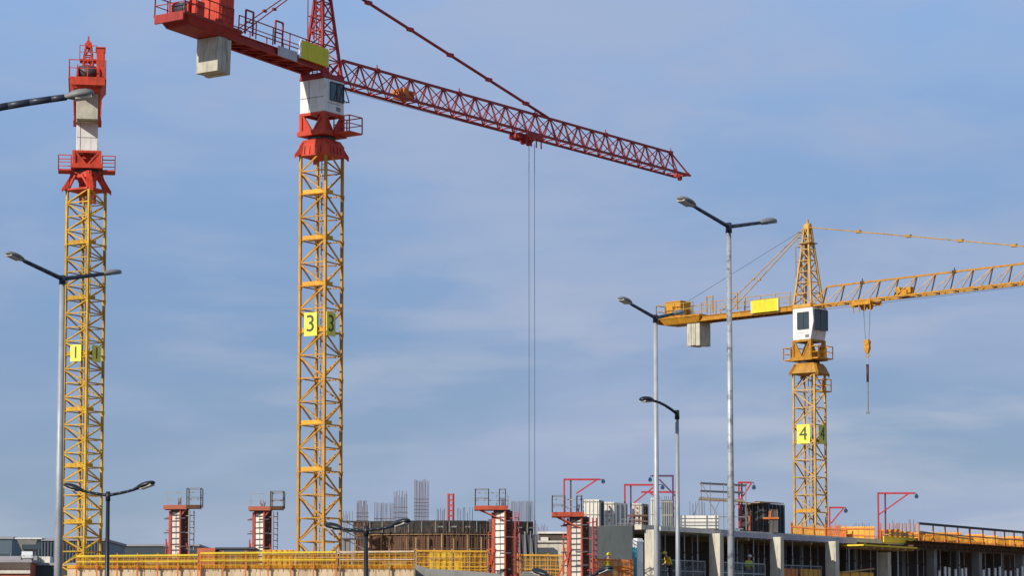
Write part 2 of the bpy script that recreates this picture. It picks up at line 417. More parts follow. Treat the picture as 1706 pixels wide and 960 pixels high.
    # jib
    if jib_len:
        jb = MB(S); hb, ht = .62, 1.65; n = round((jib_len - 2.0) / 1.85); st = (jib_len - 2.0) / n; x0 = 1.1
        for y in (-hb, hb): jb.bar((.4, y, zj + .06), (jib_len, y, zj + .06), .17, .15)
        tops = [x0 + st * (k + .5) for k in range(n)]
        jb.bar((tops[0], 0, zj + ht), (tops[-1], 0, zj + ht), .15)
        jt = jb
        for y in (-hb, hb):
            jb.bar((x0 - .2, y, zj + .06), (tops[0], 0, zj + ht), .1); jb.bar((jib_len - .1, y, zj + .06), (tops[-1], 0, zj + ht), .09)
        lac = MB(S)
        for k in range(n):
            xt = tops[k]
            for y in (-hb, hb):
                lac.mi = 1
                if not (opt.get('single') and y > 0): lac.bar((xt, y, zj + .06), (xt, 0, zj + ht), .085)
                lac.mi = 0
                if k: lac.bar((xt, 0, zj + ht), (tops[k - 1] + st * 0, y, zj + .06), .06)
                if k and opt.get('xx', True): lac.bar((tops[k - 1], 0, zj + ht), (xt, y, zj + .06), .055)
            lac.mi = 1; lac.bar((xt, -hb, zj + .06), (xt, hb, zj + .06), .07)
            lac.mi = 0
            if k: lac.bar((tops[k - 1], -hb, zj + .06), (xt, hb, zj + .06), .06)
            if k % 5 == 2: lac.mi = 1; lac.bar((xt, 0, zj + ht), (xt, 0, zj + ht + .35), .06); lac.box((xt, 0, zj + ht), (.35, .24, .24))
        jb.box((jib_len - .4, 0, zj + .1), (.3, 1.4, .25)); jb.tube((jib_len - .5, -.1, zj - .14), (jib_len - .5, .1, zj - .14), .2, None, 12)
        jo = jb.build('jib', cj, root)
        lac.build('lattice', [opt.get('lacem', cj), opt.get('verm', cj)], jo)
        rp = MB(S); rp.tube((1, .1, zj - .28), (jib_len - .5, .1, zj - .14), .014, None, 5)
        rp.build('trolley_rope', M['rope'], jo)
        if opt.get('motor'):
            xm = s_of(opt['motor']); mo = MB(S); mo.box((xm, 0, zj + .35), (1.1, .8, .45)); mo.tube((xm - .3, -.5, zj + .6), (xm - .3, .5, zj + .6), .28, None, 12); mo.box((xm + .6, 0, zj + .55), (.5, .5, .5))
            mo.build('trolley_winch', opt.get('motm', M['orange']), root)
        if opt.get('trolley'):
            xt = s_of(opt['trolley']); t = MB(S)
            for y in (-.75, .75): t.box((xt, y, zj - .2), (1.9, .1, .3))
            for x in (-.8, .8):
                t.box((xt + x, 0, zj - .22), (.14, 1.5, .2))
                for y in (-.7, .7): t.tube((xt + x, y - .06, zj - .02), (xt + x, y + .06, zj - .02), .14, None, 10)
            for x in (-.9, -.3, .3, .9): t.bar((xt + x, -.7, zj - .3), (xt + x, -.7, zj - .95), .07)
            t.tube((xt - .35, -.1, zj - .5), (xt - .35, .1, zj - .5), .25, None, 12); t.tube((xt + .35, -.1, zj - .5), (xt + .35, .1, zj - .5), .25, None, 12)
            t.box((xt, 0, zj - .4), (1.1, .5, .16)); t.box((xt - 1.15, -.2, zj - .25), (.6, .5, .3))
            to = t.build('trolley', opt.get('trm', cj), root)
            zb = opt['rope_z'] - zbase
            for x, y in (opt.get('ropes') or [(-.35, 0), (.35, 0)]):
                MB(S).tube((xt + x, y, zj - .5), (xt + x * opt.get('conv', 1), y, zb), .022, None, 5).build('hoist_rope', M['rope'], to)
            hk = MB(S); hk.box((xt, 0, zb - .1), (.5, .28, .5)); hk.tube((xt, -.2, zb + .12), (xt, .2, zb + .12), .26, None, 14)
            hk.frustum((xt, 0), .12, .1, .3, .16, zb - .85, zb - .3)
            hk.path([Vector((xt + .17 * math.sin(t), 0, zb - 1.0 - .17 * math.cos(t) + .02)) for t in [2.6 - .55 * q for q in range(9)]], .055, 6)
            hk.build('hook_block', M['yel4'] if opt.get('rope_z') else cj, root, bevel=.03)
            opt['_hook'] = Matrix.Translation((P.x, P.y, zbase)) @ Matrix.Rotation(psi, 4, 'Z') @ S @ Vector((xt, 0, zb - 1.15))
        if opt.get('tie'):
            xt = s_of(opt['tie']); ti = MB(S); a, b = Vector((.2, 0, zj + head)), Vector((xt, 0, zj + ht + .05))
            for y in ((-.07, .07) if not opt.get('tie2') else (-.1, .1)): ti.bar(a + Vector((0, y, 0)), b + Vector((0, y, 0)), .09)
            nk = opt.get('knots', 4)
            for k in range(1, nk + 1): p = a.lerp(b, k / (nk + .6)); ti.box(p, (.5, .3, .22))
            ti.build('jib_tie', opt.get('tiem', cj), root)
    # counter jib
    L = cj_len if not opt.get('cjpx') else -s_of(opt['cjpx'])
    th_ = rad(opt.get('cjpitch', 0)); S0 = S
    S = S0 @ Matrix.Translation((-1, 0, zj + opt.get('cjz', 0))) @ Matrix.Rotation(th_, 4, 'Y') @ Matrix.Translation((1, 0, -zj))
    cjb = MB(S)
    for y in (-.8, .8):
        cjb.box((-L / 2, y, zj + .0), (L - .6, .05, .4)); cjb.box((-L / 2, y, zj + .21), (L - .6, .22, .05)); cjb.box((-L / 2, y, zj - .21), (L - .6, .22, .05))
    k = 1.2
    while k < L: cjb.box((-k, 0, zj - .05), (.12, 1.55, .3)); k += 1.5
    k = 1.2
    while k < L - 1.5: cjb.bar((-k, -.75, zj - .2), (-k - 1.5, .75, zj - .2), .07); k += 1.5
    cjb.box((-L / 2 - .3, 0, zj + .12), (L - 1.2, 1.5, .05))
    # end deck
    cjb.box((-L + 2.2, 0, zj + .32), (5.2, 2.5, .14)); cjb.box((-L - .35, 0, zj + .1), (.14, 2.3, .5))
    cjb.frustum((-L + 2.4, 0), 2.0, .9, 2.4, 1.2, zj - .28, zj + .25)
    cjo = cjb.build('counter_jib', opt.get('cjm', cj), root)
    g = MB(S); zr = zj + .38
    rails(g, [(-1.2, -.95, zr - .1), (-L + 4.8, -.95, zr - .1)], 1.1, .028, True, 1.6); rails(g, [(-1.2, .95, zr - .1), (-L + 4.8, .95, zr - .1)], 1.1, .028, True, 1.6)
    rails(g, [(-L + 4.0, -1.2, zr), (-L - .35, -1.2, zr), (-L - .35, 1.2, zr), (-L + 4.0, 1.2, zr)], 1.15, .03)
    for x in (-L + 5.4, -L + 8.2): rails(g, [(x, -.95, zr), (x + .7, -.95, zr)], 1.5, .045, True)
    g.build('guard_rail', opt.get('railm', cj), cjo)
    wn = MB(S); xw = -L + 1.0
    wn.tube((xw, -.62, zr + .6), (xw, .62, zr + .6), .34, None, 18)
    for y in (-.66, .66): wn.tube((xw, y - .05, zr + .6), (xw, y + .05, zr + .6), .52, None, 18); wn.box((xw, y, zr + .3), (1.0, .1, .55))
    wn.box((xw + .75, .45, zr + .4), (.7, .6, .6)); wn.box((xw + .1, 0, zr + .06), (2.0, 1.7, .12)); wn.box((xw + .1, -.95, zr + .5), (.8, .3, .9))
    wo = wn.build('hoist_winch', opt.get('winm', cr), cjo)
    MB(S).tube((xw, -.56, zr + .6), (xw, .56, zr + .6), .42, None, 18).build('rope_drum', M['dsteel'], wo, True)
    kb = opt.get('cabinet', (3.0, 1.5, 1.7, 1.5, -.35))
    kb_ = MB(S); kb_.box((-L + kb[0], kb[4], zr + kb[3] / 2), (kb[1], kb[2], kb[3])); kb_.box((-L + kb[0], kb[4], zr + kb[3] + .04), (kb[1] + .12, kb[2] + .12, .08))
    for q in (-.25, .25): kb_.box((-L + kb[0] + q * kb[1], kb[4] - kb[2] / 2 - .012, zr + kb[3] / 2), (kb[1] * .4, .02, kb[3] * .8))
    kb_.box((-L + kb[0] - kb[1] / 2 - .012, kb[4], zr + kb[3] / 2), (.02, kb[2] * .8, kb[3] * .8))
    kb_.build('electric_cabinet', opt.get('kabm', cr), cjo, bevel=.02)
    if opt.get('cw'):
        xc = s_of(opt['cw']) if opt['cw'] > -900 else -L + 2.4; sx, sy, sz = opt.get('cwsize', (1.2, 1.75, 2.35))
        cw = MB(S); nsl = 3
        for q in range(nsl): cw.box((xc + (q - 1) * sx / nsl, .012 * (q - 1), zj - .3 - sz / 2 + (.0, .03, -.02)[q]), (sx / nsl - .04, sy, sz)); cw.tube((xc + (q - 1) * sx / nsl, -.2, zj - .31), (xc + (q - 1) * sx / nsl, .2, zj - .31), .05, None, 6)
        cwo = cw.build('counterweight', M['ballast'], root, bevel=.03)
        hg = MB(S)
        for y in (-sy * .3, sy * .3): hg.bar((xc, y, zj - .35), (xc, y, zj + .55), .08); hg.box((xc, y, zj + .5), (.5, .16, .1))
        hg.build('hanger_rod', M['dsteel'], cwo)
    if opt.get('board'):
        b0, b1, bh, bz = opt['board']; xa, xb = s_of(b0), s_of(b1); b = MB(S)
        sd = opt.get('bside', -1)
        b.box(((xa + xb) / 2, sd * 1.05, zj + bz), (abs(xb - xa), .12, bh)); bo = b.build('name_board', M['board'], root)
        for x in (xa, xb): MB(S).box((x, sd * 1.05, zj + bz), (.06, .18, bh + .04)).build('board_edge', M['white'], bo)
    if opt.get('plate'):
        xa, xb = s_of(opt['plate'][0]), s_of(opt['plate'][1]); b = MB(S)
        b.box(((xa + xb) / 2, -.96, zj + .05), (abs(xb - xa), .05, .62)); b.build('maker_plate', M['steel'], root)
    # counter-jib ties
    for y in (-.55, .55):
        ti = MB(S); a, b = S.inverted() @ S0 @ Vector((-.2, y * .3, zj + head)), Vector((opt.get('cjt', -L * .55), y, zj + .4))
        ti.bar(a, b, opt.get('cjtw', .06)); p = a.lerp(b, .6); ti.box(p, (.3, .14, .14)); ti.bar(b, b + Vector((0, 0, -.4)), .12)
        ti.build('counter_jib_tie', opt.get('tiem', cj), root)
    if opt.get('backrope'):
        MB(S).tube((-.3, .1, zj + head), (xw, 0, zr + .9), .02, None, 5).build('winch_rope', M['rope'], root)
    return root, opt

# left: red-topped crane seen end on, counter-jib towards us
P1 = at(144, 320, 191)
crane('red-topped tower crane with number 1 signs, its counterweight seen end on', 144, 318, 191, 37, 1.92, 0,
      jib_az=math.atan2(P1.y, P1.x + .6), jib_len=36, cj_len=13.6, head=5.6, level=4.95, cm=M['yel1'], cr=M['red'], cj=M['red'],
      sign=('1', at(126, 586, 189).z, 1.2, .95, .1, -.02),
      opt=dict(sh=3.98, bays=4, open_collar=True, platm=M['yel1'], collar=1.25, cabz=2.75, cages=[(-.9, .7, 1.1, 2.0, 1.35), (-.9, .7, -2.0, -1.1, 1.35)], cab=(-.9, .9, -.76, .76), cw=-999,
               cwsize=(1.4, 1.42, 1.75), cabinet=(3.2, 1.6, .55, 2.6, -.85), wins=[('front', .1, .9, .35, .85, False)], cjt=-8, roofrail=True))
# middle: the big red crane, number 3
_, o2 = crane('largest red-topped tower crane with number 3 signs and long red jib', 536, 261, 170, 34, 1.9, 0,
      jib_tip=(1145, 297), jib_len=None, cj_len=17.2, head=6.9, level=4.95, cm=M['yel2'], cr=M['red'], cj=M['jibred'],
      sign=('3', at(518, 537, 168).z, 1.5, .98, -.03, -.45),
      opt=dict(off=.38, noplat=(4, 7), cjpx=288, cjpitch=2.8, cjz=.55, platm=M['amber'], cjm=M['redd'], collar=1.0, cages=[(-.2, 1.1, -2.4, -1.15, 1.35)], wins=[('side', .28, .95, .38, .92, True)],
               trolley=876, rope_z=at(885, 955, 192).z, ropes=[(.39, 0), (1.08, 0)], motor=672, tie=912, knots=5, cw=357, cwsize=(1.25, 1.75, 2.15), board=(478, 524, 1.15, .62),
               plate=(443, 475), cjt=-8.6, roofrail=True, cabinet=(3.5, 1.35, 1.5, 2.6, -.3)))
# right: amber crane, number 4
_, o4 = crane('amber tower crane with number 4 signs and jib leaving the picture', 1348, 624, 231, 27, 2.0, 0,
      jib_tip=(1100, 541), jib_len=36, cj_len=15.0, head=7.0, level=5.75, cm=M['yel4p'], cr=M['yel4'], cj=M['yel4'],
      sign=('4', at(1340, 722, 229).z, 1.65, 1.25, -.02, .15),
      opt=dict(sh=5.98, bays=4, flare=.3, single=True, cjpx=1113, reverse=True, platm=M['yel4'], collar=.9, cabz=2.9, cab=(-.9, 1.35, -1.05, .95), slant=.35, bside=-1,
               wins=[('side', .25, .78, .34, .86, False), ('front', .05, .95, .3, .93, False)],
               cages=[(-1.9, -1.1, -1.1, 1.1, 1.25), (1.1, 1.8, -1.0, 1.0, 1.25), (1.05, 1.9, -.6, .6, -1.6)],
               trolley=1444, rope_z=at(1443, 558, 220).z, ropes=[(-.35, 0), (.35, 0)], conv=.45, motor=1506, motm=M['yel4'], tie=1840, knots=5, cw=1164, cwsize=(1.5, 1.5, 2.05), board=(1265, 1310, 1.1, .45),
               cjt=-9.5, cjtw=.07, headm=M['yel4p'], lacem=M['yel4p'], verm=M['brown'], tiem=M['yel4p'], railm=M['yel4p'], kabm=M['amber'], backrope=True, roofrail=True,
               cabinet=(1.2, 1.8, 1.4, 1.4, 0), xx=False))
# sling hanging from the hook of crane 4
hp4 = o4['_hook']
sl = thing('lifting_sling', 'thin dark lifting sling hanging from the hook of the amber crane', 'sling', hp4)
pxm = 4500 / 222
MB().tube((0, 0, .1), (0, 0, -.6), .035).build('chain', M['steel'], sl)
MB().tube((0, 0, -.6), (0, 0, -2.1), .12, .1, 8).build('sleeve', M['maroon'], sl, True)
MB().tube((0, 0, -2.1), (0, 0, -4.7), .075, .06, 8).box((0, 0, -4.72), (.3, .12, .12)).build('lower_rod', M['casing'], sl)

# ------------------------------------------------------------------ street lamps
def lamp(label, px, ytop, D, left, right, m_pole, m_arm, m_head, r0, r1, group, headL=.72, bend=0.0):
    P = at(px, ytop, D); s = F / D
    root = thing('street_lamp', label, 'street lamp', (P.x, P.y, 0), 0, group)
    MB().tube((0, 0, 0), (0, 0, P.z), r0, r1, 14).build('pole', m_pole, root, True)
    b = MB(); b.tube((0, 0, 0), (0, 0, .9), r0 * 1.35, r0 * 1.35, 14); b.box((0, 0, .02), (r0 * 4, r0 * 4, .04)); b.build('pole_base', m_pole, root)
    MB().tube((0, 0, P.z - .15), (0, 0, P.z + .1), r1 * 1.35, r1 * 1.2, 12).build('arm_joint', m_arm, root, True)
    hz = (YH - ytop) / D
    arms = [a for a in (left, right) if a]
    if len(arms) == 2: dd = ((-left[1]) - (-right[1])) / 2 / hz; rise = (-left[1] - right[1]) / 2 / s
    else: dd = 1.2; rise = (-arms[0][1] - dd * hz) / s
    for i, a in enumerate(arms):
        sg = -1 if (a is left) else 1
        tip = at(px + a[0], ytop + a[1], D + dd * (1 if sg > 0 else -1)) - Vector((P.x, P.y, 0))
        base = Vector((0, 0, P.z)); ax = (tip - base); n = 6
        pts = []
        for k in range(n + 1):
            t = k / n; p = base.lerp(tip, t); p.z += bend * math.sin(t * math.pi) * ax.length * .12; pts.append(p)
        hl = headL; cut = 1 - hl / ax.length
        root_pts = [p for k, p in enumerate(pts) if k / n < cut] + [base.lerp(tip, cut) + Vector((0, 0, bend * math.sin(cut * math.pi) * ax.length * .12))]
        ao = MB().path(root_pts, [r1 * .85 - .012 * k / n for k in range(len(root_pts))], 10).build('arm', m_arm, root, True)
        # luminaire: lofted flattened body
        st = root_pts[-1]; d = (tip - st).normalized(); side = d.cross(Vector((0, 0, 1))).normalized(); upv = side.cross(d)
        prof = [(-.08, .05, .05), (.08, .07, .06), (.2, .13, .085), (.45, .17, .10), (.7, .16, .095), (.9, .11, .07), (1.0, .04, .03)]
        hb = MB(); nn = 12; vs = []; fs = []
        for (t, wd, th) in prof:
            for q in range(nn):
                an = 2 * math.pi * q / nn; vz = math.sin(an); vz = vz * th if vz > 0 else vz * th * .55
                vs.append(st + d * (t * hl) + side * (wd * math.cos(an)) + upv * vz)
        for k in range(len(prof) - 1):
            for q in range(nn): fs.append((k * nn + q, k * nn + (q + 1) % nn, (k + 1) * nn + (q + 1) % nn, (k + 1) * nn + q))
        fs += [tuple(range(nn)), tuple(range((len(prof) - 1) * nn, len(prof) * nn))]
        hb.add(vs, fs); ho = hb.build('lamp_head', m_head, ao, True)
        c = st + d * (hl * .58) - upv * .05; le = MB()
        vs = [c + d * (hl * .3 * i) + side * (.11 * j) - upv * (.012 if k else -.03) for k in (0, 1) for i, j in ((-1, -1), (1, -1), (1, 1), (-1, 1))]
        le.add(vs, [(0, 1, 2, 3), (4, 5, 6, 7), (0, 1, 5, 4), (1, 2, 6, 5), (2, 3, 7, 6), (3, 0, 4, 7)]); le.build('lens', M['lens'], ao)
    return root
G1 = 'tall grey street lamps with two arms'; G2 = 'short black street lamps with two arms'
lamp('tall grey two-armed lamp right of centre, its head level with the jib tip', 1214, 378, 66, (-83, -49), (77, -10), M['polest'], M['navy'], M['casing'], .1, .06, G1)
lamp('slimmer tall grey two-armed lamp just left of the tallest lamp pole', 1092, 530, 85, (-60, -34), (45, -10), M['steel'], M['navy'], M['casing'], .1, .066, G1)
lamp('tall grey two-armed lamp standing against the crane numbered 1', 104, 465, 75, (-93, -44), (97, -12), M['steel'], M['navy'], M['casing'], .13, .075, G1)
lamp('lamp with only its long arm and pale head entering at the upper left corner', -60, 190, 40, (-215, -50), (217, -34), M['steel'], M['navy'], M['casing'], .12, .07, G1, .42, .1)
lamp('black two-armed lamp in front of the fence beside the crane numbered 1', 180, 826, 72, (-74, -18), (78, -22), M['lampblack'], M['lampblack'], M['lampblack'], .085, .05, G2, .6, -.25)
lamp('black two-armed lamp in front of the curved dark formwork wall', 610, 884, 66, (-68, -9), (72, -16), M['lampblack'], M['lampblack'], M['lampblack'], .085, .05, G2, .6, -.25)
lamp('lowest black lamp, its two heads just above the bottom edge', 952, 968, 72, (-64, -18), (68, -22), M['lampblack'], M['lampblack'], M['lampblack'], .085, .05, G2, .6, -.25)
lamp('grey pole with one black curved arm pointing towards the big red crane', 1128, 690, 74, (-60, -24), None, M['steel'], M['lampblack'], M['lampblack'], .078, .05, None, .5, .6)

# ------------------------------------------------------------------ ground, roads
struct(MB().box((0, 1500, -.25), (6000, 4000, .5)).build('ground', M['earth']))
struct(MB().box((0, 62, .004 - .05), (900, 44, .1)).build('road', M['asph']))
mk = MB()
for k in range(-20, 21): mk.box((k * 9.0, 55, .058), (4, .14, .004))
struct(mk.build('road_marking', M['paint']))
struct(MB().box((0, 88, .06), (900, 8, .16)).build('pavement', M['pave']))
struct(MB().box((0, 84.1, .075), (900, .2, .19)).build('kerb', M['conc']))

# ------------------------------------------------------------------ podium deck with the columns
ZL, ZR = 6.33, 5.62
pod = thing('podium', 'cream-edged concrete podium deck under the amber safety fence', 'building', (at(420, 950, 165).x, 165, 0))
ox = at(420, 950, 165).x
def X(px, D): return (px - W / 2) / F * D * 1.0
xl, xr = X(118, 160), X(692, 160)
pb = MB(); pb.box(((xl + xr) / 2 - ox, 20 - 5, ZL - .25), (xr - xl, 42, .5)); pb.build('deck_slab', M['cream'], pod)
pb = MB()
for k in range(8): pb.box((xl - ox + .4 + k * (xr - xl - .8) / 7, -4.6, ZL / 2 - .25), (.6, .6, ZL - .5)); pb.box((xl - ox + .4 + k * (xr - xl - .8) / 7, 8, ZL / 2 - .25), (.6, .6, ZL - .5))
pb.build('support_column', M['conc'], pod)
MB().box(((xl + xr) / 2 - ox, 32, ZL / 2 - .25), (xr - xl - .4, .4, ZL - .52)).build('rear_wall', M['concg'], pod)
ed = MB()
for k in range(9): ed.box((xl - ox + (k + .5) * (xr - xl) / 9, -6.04 - .004 * (k % 2), ZL - .3 + RN.uniform(-.015, .015)), ((xr - xl) / 9 - .03, .06, .7))
ed.build('edge_board', M['cream'], pod)
st = MB(); st.box(((xl + xr) / 2 - ox, -6.1, ZL + .1), (xr - xl, .05, .2)); st.build('toe_board', M['amber'], pod)
# lower deck to the right
low = thing('lower_deck', 'grey lower concrete deck carrying the two red column forms', 'building', (X(860, 165), 165, 0))
lx0, lx1 = X(694, 165), X(1052, 165); lox = X(860, 165)
MB().box(((lx0 + lx1) / 2 - lox, 15, ZR - .2), (lx1 - lx0, 40, .4)).build('deck_slab', M['concg'], low)
q = MB()
for k in range(6): q.box((lx0 - lox + .5 + k * (lx1 - lx0 - 1) / 5, -3, ZR / 2 - .2), (.6, .6, ZR - .4)); q.box((lx0 - lox + .5 + k * (lx1 - lx0 - 1) / 5, 20, ZR / 2 - .2), (.6, .6, ZR - .4))
q.build('support_column', M['conc'], low)
# low grey kerb wall rising at its left
kw = MB(); zt_ = [at(694, 942, 162).z, at(715, 949, 162).z, at(770, 952, 162).z, at(832, 957, 162).z]; xs_ = [X(694, 162), X(715, 162), X(770, 162), X(832, 162)]
kw.prism([Vector((xs_[0], 0, ZR - 1.2)), Vector((xs_[3], 0, ZR - 1.2))] + [Vector((a, 0, z)) for a, z in zip(xs_[::-1], zt_[::-1])], (0, 161.2, 0), (0, .5, 0))
tag(kw.build('parapet', M['concg']), 'low grey concrete parapet sloping down right of the cream podium', 'wall')
MB()

def fence(label, p0, p1, z0, zt0, zt1, npost, netm, postm, railm, post_over=0.0, gw=True, rail_w=.1, group=None, sag=True):
    a, b = Vector((p0.x, p0.y, z0)), Vector((p1.x, p1.y, z0)); mid = (a + b) / 2
    r = thing('safety_fence', label, 'fence', mid, 0, group); a -= mid; b -= mid; h0, h1 = zt0 - z0, zt1 - z0
    for k in range(npost + 1):
        t = k / npost; p = a.lerp(b, t); h = h0 + (h1 - h0) * t
        m = MB(); m.bar(p + Vector((0, -.05, -post_over)), p + Vector((0, -.05, h + .08)), .075); m.box(p + Vector((0, -.02, .05)), (.16, .16, .1)); m.build('post', postm, r)
    # rippled net
    n = npost * 4; vs = []; fs = []
    for k in range(n + 1):
        t = k / n; p = a.lerp(b, t); h = h0 + (h1 - h0) * t
        for j, v in enumerate((.02, .35, .7, 1.0)):
            vs.append(p + Vector((0, .03 + .06 * RN.uniform(-1, 1), h * v - (.07 * math.sin((k % 4) / 4 * math.pi) if v == 1.0 and sag else 0) + (.03 * RN.uniform(-1, 1) if sag else 0))))
    for k in range(n):
        for j in range(3): fs.append((k * 4 + j, k * 4 + 4 + j, k * 4 + 5 + j, k * 4 + 1 + j))
    MB().add(vs, fs).build('net', netm, r)
    wm = MB(); L_ = (b - a).length; nv = round(L_ / .32)
    for k in range(nv):
        t = (k + .5) / nv; p = a.lerp(b, t); h = h0 + (h1 - h0) * t; wm.bar(p + Vector((0, -.09, 0)), p + Vector((RN.uniform(-.04, .04), -.09, h)), .022)
    for v in (.2, .4, .62, .8): wm.bar(a + Vector((0, -.1, h0 * v)), b + Vector((0, -.1, h1 * v + RN.uniform(-.04, .04))), .025)
    wm.build('wire_mesh', M['amber'] if netm is not M['netO'] else M['orange'], r)
    if gw:
        m = MB(); m.bar(a + Vector((0, -.12, h0 - .06)), b + Vector((0, -.12, h1 - .06)), .05, rail_w); m.build('top_rail', railm, r)
        m = MB(); m.bar(a + Vector((0, -.12, h0 * .5)), b + Vector((0, -.12, h1 * .5)), .04, .06); m.build('mid_rail', railm, r)
    return r
GF = 'safety fences along the deck edges'
D0 = 158.75
fence('amber netted fence on the cream podium edge, left stretch below the crane numbered 1', at(128, 940, D0), at(330, 940, D0), ZL, at(200, 926, D0).z, at(330, 924, D0).z, 6, M['netA'], M['orange'], M['lemon'], .5, group=GF)
fence('amber netted fence on the podium edge in front of the two pale column forms', at(334, 940, D0), at(560, 940, D0), ZL, at(330, 921, D0).z, at(560, 919, D0).z, 6, M['netA'], M['orange'], M['lemon'], .5, group=GF)
fence('amber netted fence with cream top rail in front of the curved dark wall', at(566, 940, D0), at(690, 940, D0), ZL, at(560, 919, D0).z, at(690, 918, D0).z, 3, M['netA'], M['timber'], M['cream'], .5, group=GF)
fence('taller amber fence between the podium corner and the left red column form', at(694, 950, 166), at(812, 950, 166), ZR, at(694, 917, 166).z, at(812, 918, 166).z, 4, M['netA'], M['timber'], M['amber'], .2, group=GF)
fence('amber fence between the two red column forms', at(862, 950, 168), at(938, 950, 168), ZR, at(862, 924, 168).z, at(938, 925, 168).z, 3, M['netA'], M['timber'], M['amber'], .2, group=GF)
fence('orange fence below the dark sheeted wall, beside the right red column form', at(985, 950, 154), at(1054, 950, 154), ZR, at(985, 931, 154).z, at(1054, 934, 154).z, 3, M['netO'], M['orange'], M['orange'], .2, group=GF)
# boards, crates and clutter behind the amber fence
cab_ = thing('site_cabin', 'small red site cabin with a dark flat roof behind the amber fence', 'cabin', at(380, 949, 166) * 1.0)
cab_.location.z = ZL
w_, h_ = 96 / F * 166, at(380, 915, 166).z - ZL
MB().box((-w_ / 2 + .55, 0, h_ / 2), (1.1, 2.4, h_)).build('gable_wall', M['brick'], cab_)
MB().box((.55, .05, h_ / 2 - .1), (w_ - 1.1 - .02, 2.2, h_ - .2)).build('wall', M['brown'], cab_)
MB().box((.55, 0, h_ - .03), (w_ - 1.12, 2.7, .12)).build('roof', M['dsteel'], cab_)
dd = MB(); dd.box((.5, -1.08, h_ * .45), (.7, .05, h_ * .7)); dd.build('door', M['tile'], cab_)
def boardthing(name, label, cat, px0, px1, y0, D, zb, m, th=.12, slats=6, group=None):
    a, b = at(px0, y0, D), at(px1, y0, D); r = thing(name, label, cat, ((a.x + b.x) / 2, D, zb), 0, group); w = b.x - a.x; h = a.z - zb
    f = MB(); f.box((0, 0, h / 2), (w, th, h)); fo = f.build('board', m, r)
    s_ = MB()
    for k in range(slats): s_.box((-w / 2 + w * (k + .5) / slats, -th / 2 - .04, h / 2), (.06, .08, h * .98))
    for k in (.2, .8): s_.box((0, -th / 2 - .1, h * k), (w * .98, .05, .1))
    s_.build('batten', M['timber'] if m is not M['timber'] else M['brown'], r)
    return r
boardthing('formwork_board', 'bright amber form panel standing behind the fence right of the red cabin', 'form panel', 437, 492, 917, 163, ZL, M['amber'])
boardthing('formwork_board', 'brown form panel standing behind the fence left of the red cabin', 'form panel', 232, 330, 931, 164, ZL, M['brown'], slats=9)
boardthing('formwork_board', 'brown ribbed form panel at the foot of the crane numbered 3', 'form panel', 494, 585, 924, 164.5, ZL, M['brown'], slats=10)
boardthing('formwork_board', 'lemon form panel behind the fence below the orange ladder tower', 'form panel', 716, 770, 921, 168.5, ZR, M['lemon'], slats=5)

def timber_stack(label, px, D, zb, w, h, d, m, rz=0.0, lean=False):
    r = thing('timber_stack', label, 'timber stack', (X(px, D), D, zb), rz, 'timber and panel stacks on the podium'); n = max(2, round(h / .14))
    o = MB()
    for k in range(n): o.box((RN.uniform(-.06, .06), RN.uniform(-.04, .04), .12 + (k + .5) * (h - .12) / n), (w * RN.uniform(.92, 1), d, (h - .12) / n - .02))
    o.build('planks', m, r)
    for q in (-.35, .35): MB().box((q * w, 0, .06), (.1, d, .12)).build('bearer', M['brown'], r)
    return r
timber_stack('low brown plank stack behind the fence beside the black lamp', 205, 163, ZL, 1.6, .62, 1.0, M['brown'])
timber_stack('pale plank stack behind the fence below the leftmost column form', 262, 162, ZL, 1.3, .5, .9, M['timber'], .2)
timber_stack('rust coloured panel stack between the red cabin and the amber panel', 412, 162, ZL, 1.1, .75, .9, M['rust'])
timber_stack('dark plank stack right of the foot of the crane numbered 3', 605, 163, ZL, 1.4, .7, .9, M['tile'], .1)
timber_stack('pale plank stack behind the fence near the podium corner', 660, 163, ZL, 1.5, .55, .9, M['timber'], -.15)
